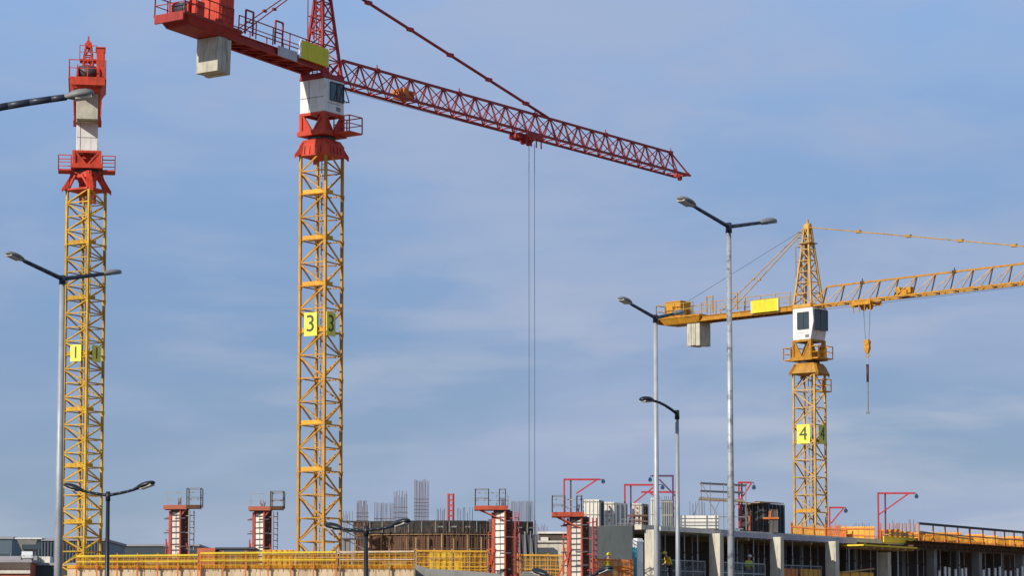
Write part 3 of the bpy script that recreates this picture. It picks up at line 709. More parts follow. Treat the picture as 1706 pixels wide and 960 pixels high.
# ------------------------------------------------------------------ column forms
def column_form(label, px, ytop, D, zb, plat, rails_, ydeck, rot, brace, bold, brace_side=1, w=.66):
    P = at(px, ytop, D); s = F / D; h = P.z - zb
    r = thing('column_formwork', label, 'column form', (P.x, P.y, zb), rot, 'column forms with top platforms')
    co = MB(); co.box((0, 0, h / 2), (w - .1, w - .1, h)); co.build('column_core', M['tile'], r)
    nb = 11
    for (rz, nm, m) in ((0, 'form_panel', M['panel']), (math.pi / 2, 'form_panel', M['brown']), (math.pi, 'form_panel', M['panel']), (-math.pi / 2, 'form_panel', M['panel'])):  # right face in brown: its shaded look is put into the panel colour
        T = Matrix.Rotation(rz, 4, 'Z'); f = MB(T)
        for k in range(nb): f.box((0, -w / 2 + .02, (k + .5) * h / nb), (w - .03, .07, h / nb - .085))
        fo = f.build(nm, m, r)
        g = MB(T)
        for k in range(nb + 1): g.box((0, -w / 2 - .02, min(h - .02, max(.03, k * h / nb))), (w + .14, .06, .055))
        g.mi = 1
        for q in (-w / 2 - .035, w / 2 + .035): g.box((q, -w / 2 - .02, h / 2), (.09, .09, h))
        for k in range(nb): g.mi = 0; g.box((.02, -w / 2 - .02, (k + .5) * h / nb), (.025, .04, h / nb - .02))
        g.build('waler_frame', [M['dsteel'], M['formred'] if bold else M['brickred']], fo)
    # outrigger frame left and ladder cage right
    e = MB()
    for k in range(5):
        z = h * (.08 + .2 * k); e.bar((-w / 2 - .1, -.1, z), (-w / 2 - .62, -.1, z), .06); 
    e.bar((-w / 2 - .34, -.1, .05), (-w / 2 - .34, -.1, h * .98), .09); e.bar((-w / 2 - .62, -.1, h * .05), (-w / 2 - .62, -.1, h * (.72 if bold else .55)), .06)
    e.mi = 1
    for k in range(4):
        z = h * (.2 + .22 * k); e.bar((-w / 2 - .72, -.16, z), (w / 2 + .5, -w / 2 - .12, z), .07)
    e.mi = 0; e.bar((-w / 2 - .16, -.3, 0), (-w / 2 - .16, -.3, h * .9), .13); e.bar((-w / 2 - .3, .1, 0), (-w / 2 - .3, .1, h * .8), .1); e.bar((-w / 2 - .16, -.3, h * .2), (-w / 2 - .6, -.1, h * .5), .06)
    e.build('outrigger_frame', [M['brickred'] if not bold else M['formred'], M['dsteel']], r)
    l = MB(); xr_ = w / 2 + .62
    for y in (-.2, .25): l.bar((xr_, y, .0), (xr_, y, h * .98), .055)
    for k in range(10): l.bar((xr_, -.2, .2 + k * h / 10.5), (xr_, .25, .2 + k * h / 10.5), .04)
    for k in range(4): l.bar((w / 2, 0, h * (.12 + .26 * k)), (xr_, 0, h * (.12 + .26 * k)), .05)
    l.build('ladder', M['davit'] if bold else M['casing'], r)
    # platform, built square to the picture's horizontal direction
    T = Matrix.Rotation(-rot, 4, 'Z'); p = MB(T); x0, x1 = plat[0] / s, plat[1] / s; zp = at(px, ydeck, D).z - zb
    p.box(((x0 + x1) / 2, 0, zp), (x1 - x0, 1.3, .1)); p.box(((x0 + x1) / 2, -.66, zp - .02), (x1 - x0, .05, .26)); p.box(((x0 + x1) / 2, .66, zp - .02), (x1 - x0, .05, .26))
    p.box((x0, 0, zp - .02), (.05, 1.3, .26))
    for q in (-.45, .45): p.bar((0, q, zp - .75), ((x0 if bold else x1) * .9, q, zp - .08), .07)
    p.mi = 1; p.box((0, 0, zp - .22), (w + .2, w + .2, .2)); p.mi = 0
    po = p.build('platform', [M['formred'] if bold else M['brick'], M['dsteel']], r)
    if not bold:
        f = MB(T); f.box(((x1 + plat[2] / s) / 2, -.45, zp), (plat[2] / s - x1 - .01, .9, .22)); f.build('side_platform', M['brown'], r); xe = plat[2] / s
    else: xe = x1
    for (a, b, ht_) in rails_:
        g = MB(T); a_, b_ = a / s, b / s
        rails(g, [(a_, -.6, zp), (b_, -.6, zp), (b_, .6, zp), (a_, .6, zp), (a_, -.6, zp)], ht_ / s, .022, True, .6)
        g.build('guard_rail', M['casing'], r)
    g = MB(T); rails(g, [(x0, .62, zp), (xe, .62, zp)], 26 / s, .024, True, .8); g.build('guard_rail', M['steel'], r)
    rb = MB()
    for k in range(8): rb.tube((RN.uniform(-.2, .2), RN.uniform(-.2, .2), h), (RN.uniform(-.22, .22), RN.uniform(-.2, .2), h + RN.uniform(.4, .8)), .016, None, 5)
    rb.build('starter_bar', M['rust'], r)
    b_ = MB(T); sx = brace_side
    b_.bar((sx * .45, -.2, h * .48), (sx * (.45 + brace / s), -.2, .05), .07); b_.box((sx * (.45 + brace / s), -.2, .04), (.3, .25, .08)); b_.build('brace', M['davit'] if not bold else M['red'], r)
    return r
r34 = rad(-30)
column_form('leftmost pale column form, wooden platform with a railed bay on its right', 299, 850, 170, ZL, (-24, 14, 37), [(14, 37, 31)], 846, r34, 12, False)
column_form('second pale column form, standing between the first and the crane numbered 3', 438, 852, 171, ZL, (-22, 14, 35), [(14, 35, 28)], 848, r34, 8, False)
column_form('red column form in front of the curved dark wall, with black railing on top', 838, 852, 168, ZR, (-47, 8), [(-46, -24, 31), (-6, 4, 31)], 847, r34, 26, True, -1, .72)
column_form('red column form in front of the dark sheeted wall, platform reaching left', 965, 862, 152, ZR, (-45, 8), [(-45, -24, 31), (-4, 4, 31)], 858, r34, 22, True, -1, .68)

DA, DB = 158.0, 195.0
A = Vector((X(1072, DA), DA, 0)); B = Vector((X(1706, DB) + .8, DB + 1.0, 0))
t_ = (B - A); LEN = t_.length; t_.normalize(); nin = Vector((-t_.y, t_.x, 0)); azb = math.atan2(t_.y, t_.x)
ZF, ZS, ZT = 5.62, at(1083, 883, DA).z, at(1083, 883, DA).z + .28
def fac(px, inn=0.0):                         # distance along the facade seen at image column px, at depth inn behind it
    lo, hi = -20.0, 90.0
    for _ in range(60):
        mid = (lo + hi) / 2; p = A + t_ * mid + nin * inn; p.z = ZS
        if proj(p)[0] < px: lo = mid
        else: hi = mid
    return (lo + hi) / 2
def facw(px, inn=0.0, z=None):
    p = A + t_ * fac(px, inn) + nin * inn; p.z = ZT if z is None else z; return p
# ------------------------------------------------------------------ rebar cages
def rebar(label, px0, px1, ytop, ybot, D, n, m, ties=3, jag=.25, depth=.5):
    a, b = at(px0, ytop, D), at(px1, ytop, D); zb = at((px0 + px1) / 2, ybot, D).z; h = a.z - zb
    o = MB(); w = b.x - a.x
    for k in range(n):
        x = -w / 2 + w * (k + RN.uniform(.3, .7)) / n; y = RN.choice((-depth / 2, depth / 2)) + RN.uniform(-.05, .05); hh = h * (1 - jag * RN.random() ** 2)
        o.tube((x, y, -1.2), (x + RN.uniform(-.04, .04), y + RN.uniform(-.04, .04), hh), .017, None, 5)
    for k in range(ties):
        z = h * (.1 + .5 * k / max(1, ties))
        for q in ((-1, -1, 1, -1), (1, -1, 1, 1), (1, 1, -1, 1), (-1, 1, -1, -1)): o.bar((q[0] * w / 2, q[1] * depth / 2, z), (q[2] * w / 2, q[3] * depth / 2, z), .022)
    ob = o.build('rebar_cage', m); ob.location = ((a.x + b.x) / 2, D, zb)
    return tag(ob, label, 'rebar cage', 'bundles of bare reinforcing bars')
rebar('rusty bundle of bars above the left end of the curved wall', 594, 614, 834, 872, 186, 14, M['rust'])
rebar('wide even row of bars on the curved wall left of the tall cages', 624, 657, 838, 868, 187, 16, M['rebar'], 1, .08)
rebar('cage of bars beside the wide even row, second tallest on the curved wall', 656, 679, 817, 868, 188, 13, M['rebar'])
rebar('tallest cage of grey bars with dense ties, in the middle of the curved wall', 690, 714, 799, 868, 187, 15, M['rebar'], 6, .06)
rebar('short sparse bars just left of the orange ladder tower', 728, 742, 848, 868, 188, 6, M['rust'], 0)
rebar('short sparse bars just right of the orange ladder tower', 760, 788, 846, 868, 188, 8, M['rust'], 0, .4)
rebar('broad curtain of bars behind the left red column form', 850, 891, 835, 880, 188, 22, M['rebar'], 1, .06)
rebar('few short bars between the two red column forms', 893, 912, 874, 890, 180, 7, M['rebar'], 0, .5)
rebar('few thin bars left of the red cabin roof end of the curved wall', 570, 583, 852, 880, 186, 5, M['rust'], 0, .4)

rebar('thin rods standing on the slab left of the black box form', 1240, 1252, 846, 884, facw(1246, 2.2).y, 5, M['rust'], 0, .3, .3)
rebar('thin dark rods standing behind the stack of white beams', 1148, 1176, 836, 862, facw(1160, 3).y, 6, M['rebar'], 0, .5, .3)
rebar('rods rising behind the blue-black panel between the lamp poles', 1098, 1126, 826, 850, 176, 8, M['rebar'], 1, .3, .3)
rebar('sparse rods standing left of the tall dark red davit', 1420, 1450, 872, 895, facw(1435, 2.4).y, 7, M['rust'], 0, .4, .3)
rebar('sparse rods standing right of the tall dark red davit', 1484, 1524, 866, 893, facw(1500, 2.4).y, 9, M['rust'], 0, .4, .3)
rebar('many thin rods rising along the far side of the long railing', 1550, 1690, 884, 905, facw(1620, 3.8).y, 22, M['orange'], 0, .5, .3)
# orange ladder tower
P = at(751, 823, 187); zb = at(751, 872, 187).z
ot = thing('ladder_tower', 'narrow orange-red steel ladder tower above the curved dark wall', 'ladder', (P.x, 187, zb), rad(-20)); h = P.z - zb
f = MB()
for x in (-.17, .17): f.box((x, 0, h / 2), (.1, .22, h))
f.build('stringer', M['davit'], ot)
f = MB()
for k in range(6): f.box((0, 0, .12 + k * (h - .2) / 5), (.24, .2, .09))
f.build('rung', M['redd'], ot)

# ------------------------------------------------------------------ curved formwork wall
cx_, cD = X(742, 193), 196.0
cwt = thing('curved_formwork', 'long curved dark wall form with black top band and brown ribbed base', 'wall form', (cx_, cD, ZR), 0)
Rr = 11.0; th0, th1 = rad(-90 - 34), rad(-90 + 34); z1 = at(742, 868, 185).z - ZR; z2 = at(742, 889, 185).z - ZR
def arc(mb, r, za, zb_, ta, tb, n, th):
    vs = []; fs = []
    for k in range(n + 1):
        t = ta + (tb - ta) * k / n
        for rr, z in ((r, za), (r, zb_), (r - th, zb_), (r - th, za)): vs.append((rr * math.cos(t), rr * math.sin(t), z))
    for k in range(n):
        for j in range(4): fs.append((k * 4 + j, k * 4 + (j + 1) % 4, k * 4 + 4 + (j + 1) % 4, k * 4 + 4 + j))
    fs += [(0, 1, 2, 3), tuple(n * 4 + j for j in range(4))]
    mb.add(vs, fs)
m = MB(); arc(m, Rr, 0, z2, th0, th1, 26, .15); m.build('lower_sheeting', M['brown'], cwt)
m = MB(); arc(m, Rr + .12, z2 + .002, z1, th0, th1, 26, .3); bo = m.build('top_band', M['tar'], cwt)
m = MB()
for z in (.25, .62, 1.0, 1.38, 1.75, 2.1, 2.45, z2 - .1): arc(m, Rr + .16, z, z + .035, th0, th1, 26, .14)
m.build('waler', M['timber'], cwt)
m = MB()
for k in range(15):
    t = th0 + (th1 - th0) * (k + .5 + RN.uniform(-.25, .25)) / 15; m.box(((Rr + .22) * math.cos(t), (Rr + .22) * math.sin(t), z2 / 2), (.08, .09, z2 * RN.uniform(.8, 1)), t)
m.build('soldier_post', M['timber'], cwt)
m = MB()
for k in range(14):
    t = th0 + (th1 - th0) * (k + .5) / 14
    m.box(((Rr + .15) * math.cos(t), (Rr + .15) * math.sin(t), (z1 + z2) / 2), (.06, .05, z1 - z2 - .1), t)
    if RN.random() < .5: m.box(((Rr + .15) * math.cos(t + .03), (Rr + .15) * math.sin(t + .03), z2 + .5 * (z1 - z2)), (.05, .35, .1), t)
m.build('band_cleat', M['concg'], bo)
m = MB()
for k in range(64):
    t = th0 + (th1 - th0) * (k + RN.uniform(.2, .8)) / 64; c_, s_ = math.cos(t), math.sin(t); q = Rr + .45 + RN.uniform(-.08, .08)
    m.tube((q * c_, q * s_, 0), (q * c_, q * s_, z2 * RN.uniform(.75, 1.25)), .022, None, 5)
for k in range(7): arc(m, Rr + .5, .3 + .42 * k, .335 + .42 * k, th0 + RN.uniform(0, .12), th1 - RN.uniform(0, .12), 26, .03)
m.build('rebar_mat', M['rust'], cwt)
# bracket scaffold at its left end
br = thing('bracket_scaffold', 'dark bracket scaffold at the left end of the curved wall', 'scaffold', (X(590, 184), 184, ZR))
zz0 = [at(590, y, 184).z - ZR for y in (870, 886, 899)]
for z in zz0:
    m = MB(); m.box((.0, 0, z), (1.55, .9, .09)); m.build('walkway', M['dsteel'], br)
m = MB()
for z in zz0: m.bar((.7, 0, z - .7), (-.5, 0, z - .05), .06)
for x in (-.72, -.1, .7): m.bar((x, -.4, zz0[2] - .8), (x, -.4, zz0[0] + .7), .045)
m.build('bracket', M['casing'], br)
m = MB(); m.box((-.55, 0, zz0[2] - .45), (.5, .5, .9)); m.build('tool_box', M['casing'], br, bevel=.02)

# ------------------------------------------------------------------ beige wall and dark objects between the red forms
wl = thing('concrete_wall', 'plain pale concrete wall between the two red column forms', 'wall', (X(918, 176), 176, ZR))
h = at(918, 905, 176).z - ZR
MB().box((0, 0, h / 2), (52 / F * 176, .5, h)).build('wall', M['conc'], wl)
m = MB(); m.box((0, -.04, h + .06), (54 / F * 176, .7, .12)); m.build('cap_board', M['panel'], wl)
h2 = at(918, 889, 178).z - ZR
sh = thing('covered_stack', 'dark stack under a white sheet on top behind the pale concrete wall', 'material stack', (X(922, 178), 178.2, ZR))
MB().box((0, 0, h2 / 2), (48 / F * 178, 1.6, h2 - .1)).build('stack', M['tile'], sh)
m = MB(); m.box((0, 0, h2), (52 / F * 178, 1.9, .13)); m.box((-.6, -.85, h2 - .45), (.5, .2, .3)); m.build('sheet', M['panel'], sh)
pf = thing('prop_bundle', 'bundle of dark props leaning right of the left red column form', 'props', (X(879, 174), 174, ZR))
m = MB()
for k in range(9): m.tube((-.5 + .13 * k, 0, 0), (-.5 + .13 * k + RN.uniform(-.2, .3), .3, at(879, 890, 174).z - ZR + RN.uniform(-.4, .2)), .035, None, 6)
m.build('prop', M['casing'], pf)
m = MB(); m.box((0, .5, (at(879, 890, 174).z - ZR) / 2), (1.3, .3, at(879, 892, 174).z - ZR)); m.build('backing', M['dsteel'], pf)

# ------------------------------------------------------------------ right-hand parking structure
DEP = 4.6
ps = thing('parking_structure', 'unfinished concrete structure with pale columns and a propped roof slab', 'building', (A.x, A.y, 0), azb)
EXT = LEN + 14
m = MB(); m.box((EXT / 2 - .2, DEP / 2, (ZS + ZT) / 2 + .0), (EXT, DEP, ZT - ZS)); m.build('roof_slab', M['conc'], ps)
m = MB(); m.box((EXT / 2 - .2, DEP / 2, ZF - .2), (EXT, DEP, .4)); m.build('floor_slab', M['concg'], ps)
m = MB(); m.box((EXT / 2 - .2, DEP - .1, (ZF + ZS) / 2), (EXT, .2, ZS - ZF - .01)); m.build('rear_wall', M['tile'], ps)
m = MB(); m.box((-.3, 2.1, (ZF + at(1020, 878, 160).z) / 2), (.2, 3.2, at(1020, 878, 160).z - ZF)); m.build('end_wall', M['darkwall'], ps)
m = MB()
for s0, s1 in ((1200, 1424), ): 
    a_, b_ = fac(s0), fac(s1); m.box(((a_ + b_) / 2, -.08, ZS + .02), (b_ - a_, .12, .3)); 
    for k in range(22): m.box((a_ + (b_ - a_) * k / 21, .4, ZS - .1), (.09, .9, .18))
m.build('edge_formwork', M['lav_shade'], ps)
m = MB(); a_, b_ = fac(1506), EXT - .5; m.box(((a_ + b_) / 2, -.1, ZS + .02), (b_ - a_, .14, .42)); m.box(((a_ + b_) / 2, -.35, ZS + .26), (b_ - a_, .7, .05)); 
for k in range(40): m.box((a_ + (b_ - a_) * k / 39, -.3, ZS - .08), (.12, .9, .12))
m.build('edge_formwork', M['brown'], ps)
m = MB(); a_, b_ = fac(1098), fac(1200); m.box(((a_ + b_) / 2, -.06, ZS + .1), (b_ - a_, .1, .24)); m.build('edge_formwork', M['panel'], ps)
for k, px in enumerate((1079, 1186, 1287, 1379, 1466)):
    s_ = fac(px); top = at(px, (880, 885, 896, 903, 921)[k], (A + t_ * s_).y).z
    top = min(top, ZS - .01) if k not in (0, ) else ZS - .01
    m = MB(); m.box((s_, -.32, (ZF + top) / 2), (.42, .8, top - ZF)); m.build('column', M['conc'], ps, bevel=.02)
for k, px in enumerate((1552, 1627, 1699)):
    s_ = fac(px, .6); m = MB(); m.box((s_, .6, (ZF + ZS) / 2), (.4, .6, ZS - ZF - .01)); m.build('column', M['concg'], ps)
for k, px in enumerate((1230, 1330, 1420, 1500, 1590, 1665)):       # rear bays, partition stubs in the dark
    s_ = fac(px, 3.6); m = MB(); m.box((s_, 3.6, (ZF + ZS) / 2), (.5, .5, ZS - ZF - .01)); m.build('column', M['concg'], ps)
m = MB()
for px in (1205, 1255, 1310, 1350, 1400, 1440, 1490): s_ = fac(px, 2.0); m.box((s_, 2.4, ZS - .16), (.18, 4.6, .3))
m.build('soffit_beam', M['timber'], ps)

# shoring props
props = [1100, 1108, 1140, 1153, 1162, 1201, 1228, 1246, 1255, 1263, 1273, 1309, 1320, 1336, 1350, 1362, 1397, 1410, 1424, 1434, 1450, 1482, 1496, 1512, 1528, 1538, 1566, 1583, 1598, 1606, 1641, 1655, 1668, 1682, 1690]
P0 = None; GP = 'steel shoring props under the roof slab'
def bay(px):
    cols = [1079, 1186, 1287, 1379, 1466, 1552, 1627, 1699, 1800]
    nm = ['first', 'second', 'third', 'fourth', 'fifth', 'sixth', 'seventh', 'eighth']
    return nm[[k for k in range(8) if cols[k] <= px < cols[k + 1]][0]]
for k, px in enumerate(props):
    inn = (.5, 1.6, .9, 2.6)[k % 4]
    if P0 is None:
        P0 = thing('shoring_prop', 'x', 'prop', (0, 0, ZF), azb, GP); hh = ZS - ZF
        MB().tube((0, 0, .02), (0, 0, hh * .6), .05, None, 8).build('outer_tube', M['steel'], P0); MB().tube((0, 0, hh * .6), (0, 0, hh - .02), .036, None, 8).build('inner_tube', M['steel'], P0)
        MB().box((0, 0, .01), (.2, .2, .02)).build('end_plate', M['casing'], P0); MB().box((0, 0, hh - .02), (.2, .2, .02)).build('end_plate', M['casing'], P0); MB().tube((0, 0, hh * .58), (0, 0, hh * .62), .075, None, 8).build('collar', M['rust'], P0)
        o = P0
    else: o = copy_tree(P0)
    p = facw(px, inn, ZF); o.location = p
    o['label'] = 'thin grey steel prop in the %s bay of the parking structure, under the slab' % bay(px)

# guard nets and clutter low between the columns
def facbox(name, label, cat, px0, px1, inn, z0, z1, dep, m, group=None, extra=None):
    a_, b_ = fac(px0, inn), fac(px1, inn); mid = (a_ + b_) / 2; p = A + t_ * mid + nin * inn; p.z = z0
    r = thing(name, label, cat, p, azb, group); return r, b_ - a_, z1 - z0
for px0, px1, lab in ((1197, 1274, 'grey mesh guard net low between the second and third pale columns'), (1300, 1368, 'grey mesh guard net low between the third and fourth pale columns'), (1092, 1174, 'grey mesh guard net low between the first and second pale columns')):
    r, w, h = facbox('guard_net', lab, 'guard net', px0, px1, .15, ZF, at(1240, 938, 165).z, .1, None)
    MB().box((0, 0, h / 2), (w, .02, h)).build('net', M['netG'], r)
    m = MB(); m.bar((-w / 2, 0, h), (w / 2, 0, h), .05); m.bar((-w / 2, 0, h * .5), (w / 2, 0, h * .5), .05)
    for k in range(5): m.bar((-w / 2 + w * k / 4, 0, 0), (-w / 2 + w * k / 4, 0, h), .05)
    m.build('rail_frame', M['steel'], r)
for px0, px1, y, lab, mm, nm in ((1300, 1328, 948, 'low orange barrier board at the foot of the third bay', 'orange', 'barrier_board'), (1333, 1366, 949, 'amber barrier board beside the low orange one', 'amber', 'barrier_board'), (1392, 1454, 953, 'amber barrier board low in the fourth bay', 'amber', 'barrier_board')):
    r, w, h = facbox(nm, lab, 'barrier', px0, px1, -.25, ZF, at(px0, y, facw(px0).y).z, .1, None)
    MB().box((0, 0, h / 2), (w, .06, h)).build('board', M[mm], r)
    m = MB()
    for k in range(4): m.box((-w / 2 + w * (k + .5) / 4, -.05, h / 2), (.08, .06, h))
    m.build('batten', M['timber'], r)
pa, pb_ = facw(1402, -.4, at(1402, 955, facw(1402).y).z), facw(1455, -.4, at(1455, 949, facw(1455).y).z)
for lab, px, d, w_, h_, mm in (('pallet of grey blocks on the lower deck between the red column forms', 884, 160, 1.0, .55, 'concg'), ('brown plank pile on the lower deck left of the left red column form', 790, 162, 1.3, .5, 'brown'), ('pale plank pile on the lower deck behind the orange fence', 1036, 156, 1.0, .75, 'timber')):
    timber_stack(lab, px, d, ZR, w_, h_, .8, M[mm], RN.uniform(-.3, .3))
for lab, px, inn, w_, h_, mm in (('pallet of boards in the dark third bay behind the barrier', 1318, 1.3, 1.2, 1.1, 'timber'), ('stack of panels in the dark fourth bay', 1424, 1.6, 1.3, 1.0, 'amber'), ('stack of pale boards deep in the second bay', 1222, 2.2, 1.2, .9, 'panel'), ('stack of planks in the first bay beside the worker', 1152, 1.8, 1.2, .8, 'timber')):
    p_ = facw(px, inn, ZF); timber_stack(lab, px, p_.y, ZF, w_, h_, .8, M[mm], azb)
tag(MB().bar(pa, pb_, .1).build('scaffold_tube', M['timber']), 'pale slanting timber pole above the barrier in the fourth bay', 'pole')
for k in range(16):
    px = 1563 + k * 9.3 + RN.uniform(-2, 2)
    if abs(px - 1627) < 10 or px > 1704: continue
    p = facw(px, -.2, ZF); o = MB(); h = at(px, 948 + RN.uniform(-3, 5), p.y).z - ZF; o.tube((0, 0, 0), (0, 0, h), .09, None, 10); o.tube((0, 0, 0), (0, 0, .08), .16, None, 10); o.tube((0, 0, h), (0, 0, h + .02), .1, None, 10)
    ob = o.build('bollard', M['white']); ob.location = p
    tag(ob, 'short white post low in the shaded bays at the far right', 'post', 'white posts along the foot of the far right bays')

# portable toilet: white front, teal side
pt = thing('portable_toilet', 'white and teal portable cabin left of the first pale column', 'portable toilet', facw(1064, -.5, ZF) + Vector((-.1, -1.0, 0)), rad(42))
h = at(1064, 905, 157).z - ZF
MB().box((0, 0, h / 2), (.5, .42, h)).build('shell', M['white'], pt, bevel=.03)
m = MB(); m.box((-.265, 0, h * .45), (.03, .36, h * .8)); m.build('side_panel', M['teal'], pt)
MB().frustum((0, 0), .28, .24, .2, .16, h + .005, h + .2).build('roof', M['white'], pt)

# things on the roof slab, left part
def davit(label, px, D, ytop, ybot, xend, second, diag, pulley, m1, m2, flip=1, post_w=.11):
    P = at(px, ytop, D); s = F / D; zb = at(px, ybot, D).z; h = P.z - zb
    r = thing('davit_frame', label, 'davit', (P.x, D, zb), 0, 'davit frames with blue pulleys')
    sl_ = .12 * abs(xend - px) / s * 0
    MB().box((0, 0, h / 2), (post_w, .14, h)).build('post', m1, r)
    if second: MB().box(((second - px) / s, .12, h / 2 - .05), (.1, .1, h - .1)).build('rear_post', m2, r)
    MB().bar((0, 0, h - .06), ((xend - px) / s, 0, h - .06), .1, .12).build('beam', m1, r)
    if diag: MB().bar(((diag[0] - px) / s, 0, (ybot - diag[1]) / s), ((diag[2] - px) / s, 0, (ybot - diag[3]) / s), .09).build('strut', m1, r)
    if pulley:
        x, z = (pulley[0] - px) / s, (ybot - pulley[1]) / s
        m = MB(); m.bar((x, 0, h - .06), (x, 0, z), .03); m.bar(((xend - px) / s, 0, h - .06), (x, 0, h - .06), .05); m.tube((x, -.08, z), (x, .08, z), .13, None, 12); m.box((x, 0, z + .08), (.14, .2, .16)); m.build('pulley', M['bluep'], r)
    MB().box((0, 0, .03), (.5, .4, .06)).build('foot', M['casing'], r)
    return r
davit('large pale red davit frame above the right red column form', 940, 172, 798, 878, 1000, 951, (996, 799, 960, 823), (1005, 803), M['davit'], M['davitp'])
davit('pale red davit frame behind the grey formwork panels', 1041, 174, 807, 878, 1096, 1051, (1093, 809, 1052, 842), (1104, 813), M['davit'], M['davitp'])
davit('dark purple davit frame pointing left between the two lamp poles', 1121, 176, 792, 880, 1086, None, (1098, 799, 1125, 827), (1083, 800), M['davitp'], M['davitp'])
davit('low red davit frame crossing behind the slim grey lamp pole', 1127, 178, 819, 880, 1068, None, (1082, 821, 1098, 832), None, M['davit'], M['davitp'])
DG5 = facw(1231, 2).y
davit('magenta davit frame at the right end of the grey scaffold', 1231, DG5, 803, 883, 1252, 1236, (1252, 806, 1233, 834), (1256, 813), M['davit'], M['davitp'])
davit('small dark red davit frame right of the amber crane mast', 1382, facw(1382, 2.5).y, 845, 893, 1406, None, (1405, 848, 1384, 873), (1409, 852), M['davit'], M['davit'], 1, .09)
davit('tall dark red davit frame at the left end of the slab railing', 1463, facw(1463, 1).y, 821, 904, 1524, 1475, (1514, 823, 1464, 858), (1527, 828), M['davit'], M['davitp'])

def wallform(label, px0, px1, ytop, ybot, D, side_px, m, msd, ribs=4, group='wall form panels on the slab', holes=True):
    a, b = at(px0, ytop, D), at(px1, ytop, D); zb = at(px0, ybot, D).z; w = b.x - a.x; h = a.z - zb
    r = thing('wall_formwork', label, 'wall form', ((a.x + b.x) / 2, D, zb), 0, group); dy = side_px / F * D
    MB().box((0, .06, h / 2), (w, .12, h)).build('face_sheet', m, r)
    k_ = MB()
    for k in range(ribs): k_.box((-w / 2 + w * (k + .5) / ribs, -.02, h / 2), (.03, .04, h * .97))
    k_.box((0, -.03, h * .45), (w * .98, .05, .05)); k_.box((0, -.03, h * .93), (w * .98, .05, .05))
    k_.build('rib', M['ballast'], r)
    if holes:
        q_ = MB()
        for z in (.25, .6, .8): q_.box((0, -.05, h * z), (.1, .03, .1))
        q_.build('tie_plates', M['brick'], r)
    if side_px:
        s_ = MB(); s_.prism([Vector((w / 2 + .005, 0, 0)), Vector((w / 2 + dy, .5, 0)), Vector((w / 2 + dy, .5, h * .96)), Vector((w / 2 + .005, 0, h * .98))], (0, 0, 0), (-.02, .1, 0)); so = s_.build('side_sheet', msd, r)
        g = MB()
        for k in range(3): t = (k + .5) / 3; g.box((w / 2 + dy * t, .5 * t - .05, h * .48), (.05, .05, h * .92))
        g.build('side_rib', M['casing'], so)
    return r
wallform('widest white wall form panel, above the dark sheeted wall', 972, 998, 833, 878, 170, 9, M['panel'], M['dsteel'], 4, holes=False)
wallform('white wall form panel with tie holes beside a grey ribbed panel', 1007, 1023, 837, 878, 171, 23, M['panel'], M['steel'], 2)
wallform('white wall form panel half hidden behind a brown timber post', 1053, 1069, 839, 878, 172, 12, M['panel'], M['brown'], 2)
wallform('narrow tall pale panel just left of the slim grey lamp pole', 1084, 1094, 830, 880, 172, 0, M['panel'], M['brown'], 2, holes=False)
wallform('blue-black ribbed form panel between the two grey lamp poles', 1103, 1121, 834, 880, 170, 0, M['clad'], M['dsteel'], 6, holes=False)
tp = thing('trestle', 'dark brown timber trestle in front of the half hidden white panel', 'trestle', (X(1062, 168), 168, at(1062, 880, 168).z))
m = MB()
for x in (-.55, -.25, .1, .4): m.bar((x, RN.uniform(-.2, .2), 0), (x + RN.uniform(-.2, .2), 0, RN.uniform(.6, 1.0)), .09)
m.build('leg', M['brown'], tp)
m = MB(); m.box((0, 0, .75), (1.3, .3, .12)); m.box((.2, 0, .4), (.9, .2, .1)); m.build('rail', M['rust'], tp)
m = MB(); m.box((-.5, -.5, .25), (1.5, .1, .05)); m.box((-.9, -.5, .12), (.06, .06, .25)); m.box((.1, -.5, .12), (.06, .06, .25)); m.box((-.4, -.5, .5), (1.2, .05, .05)); m.build('ledge', M['casing'], tp)

# stack of white beams on the slab
for k in range(4):
    y = 860 + 6 * k; D = facw(1165, .9).y - 0; p = at(1165.5, y + 2.5, D); w = 62 / F * D
    r = thing('form_beam', ['topmost', 'second', 'third', 'lowest'][k] + ' white beam in the stack on the slab beside the tall lamp pole', 'beam', p, 0, 'white beams stacked on the slab')
    MB().box((0, 0, 0), (w, .8, .16)).build('beam_body', M['panel'], r, bevel=.01)
    m = MB()
    for q in (-w / 2 + .2, w * .18, w / 2 - .18): m.box((q, -.42, 0), (.07, .04, .2))
    for q in (-w / 2, w / 2): m.box((q, 0, -.0), (.05, .86, .21))
    m.build('strap', M['casing'], r)
bs = facw(1165, .9); m = MB(); m.box((0, 0, .0), (62 / F * bs.y, .8, at(1165, 881, bs.y).z - ZT)); 
for q in (-.8, .8): pass
o = m.build('timber_bearer', M['timber']); o.location = (at(1165, 884, bs.y).x, bs.y, (ZT + at(1165, 882, bs.y).z) / 2 - .0); tag(o, 'timber bearer under the stack of white beams', 'bearer')

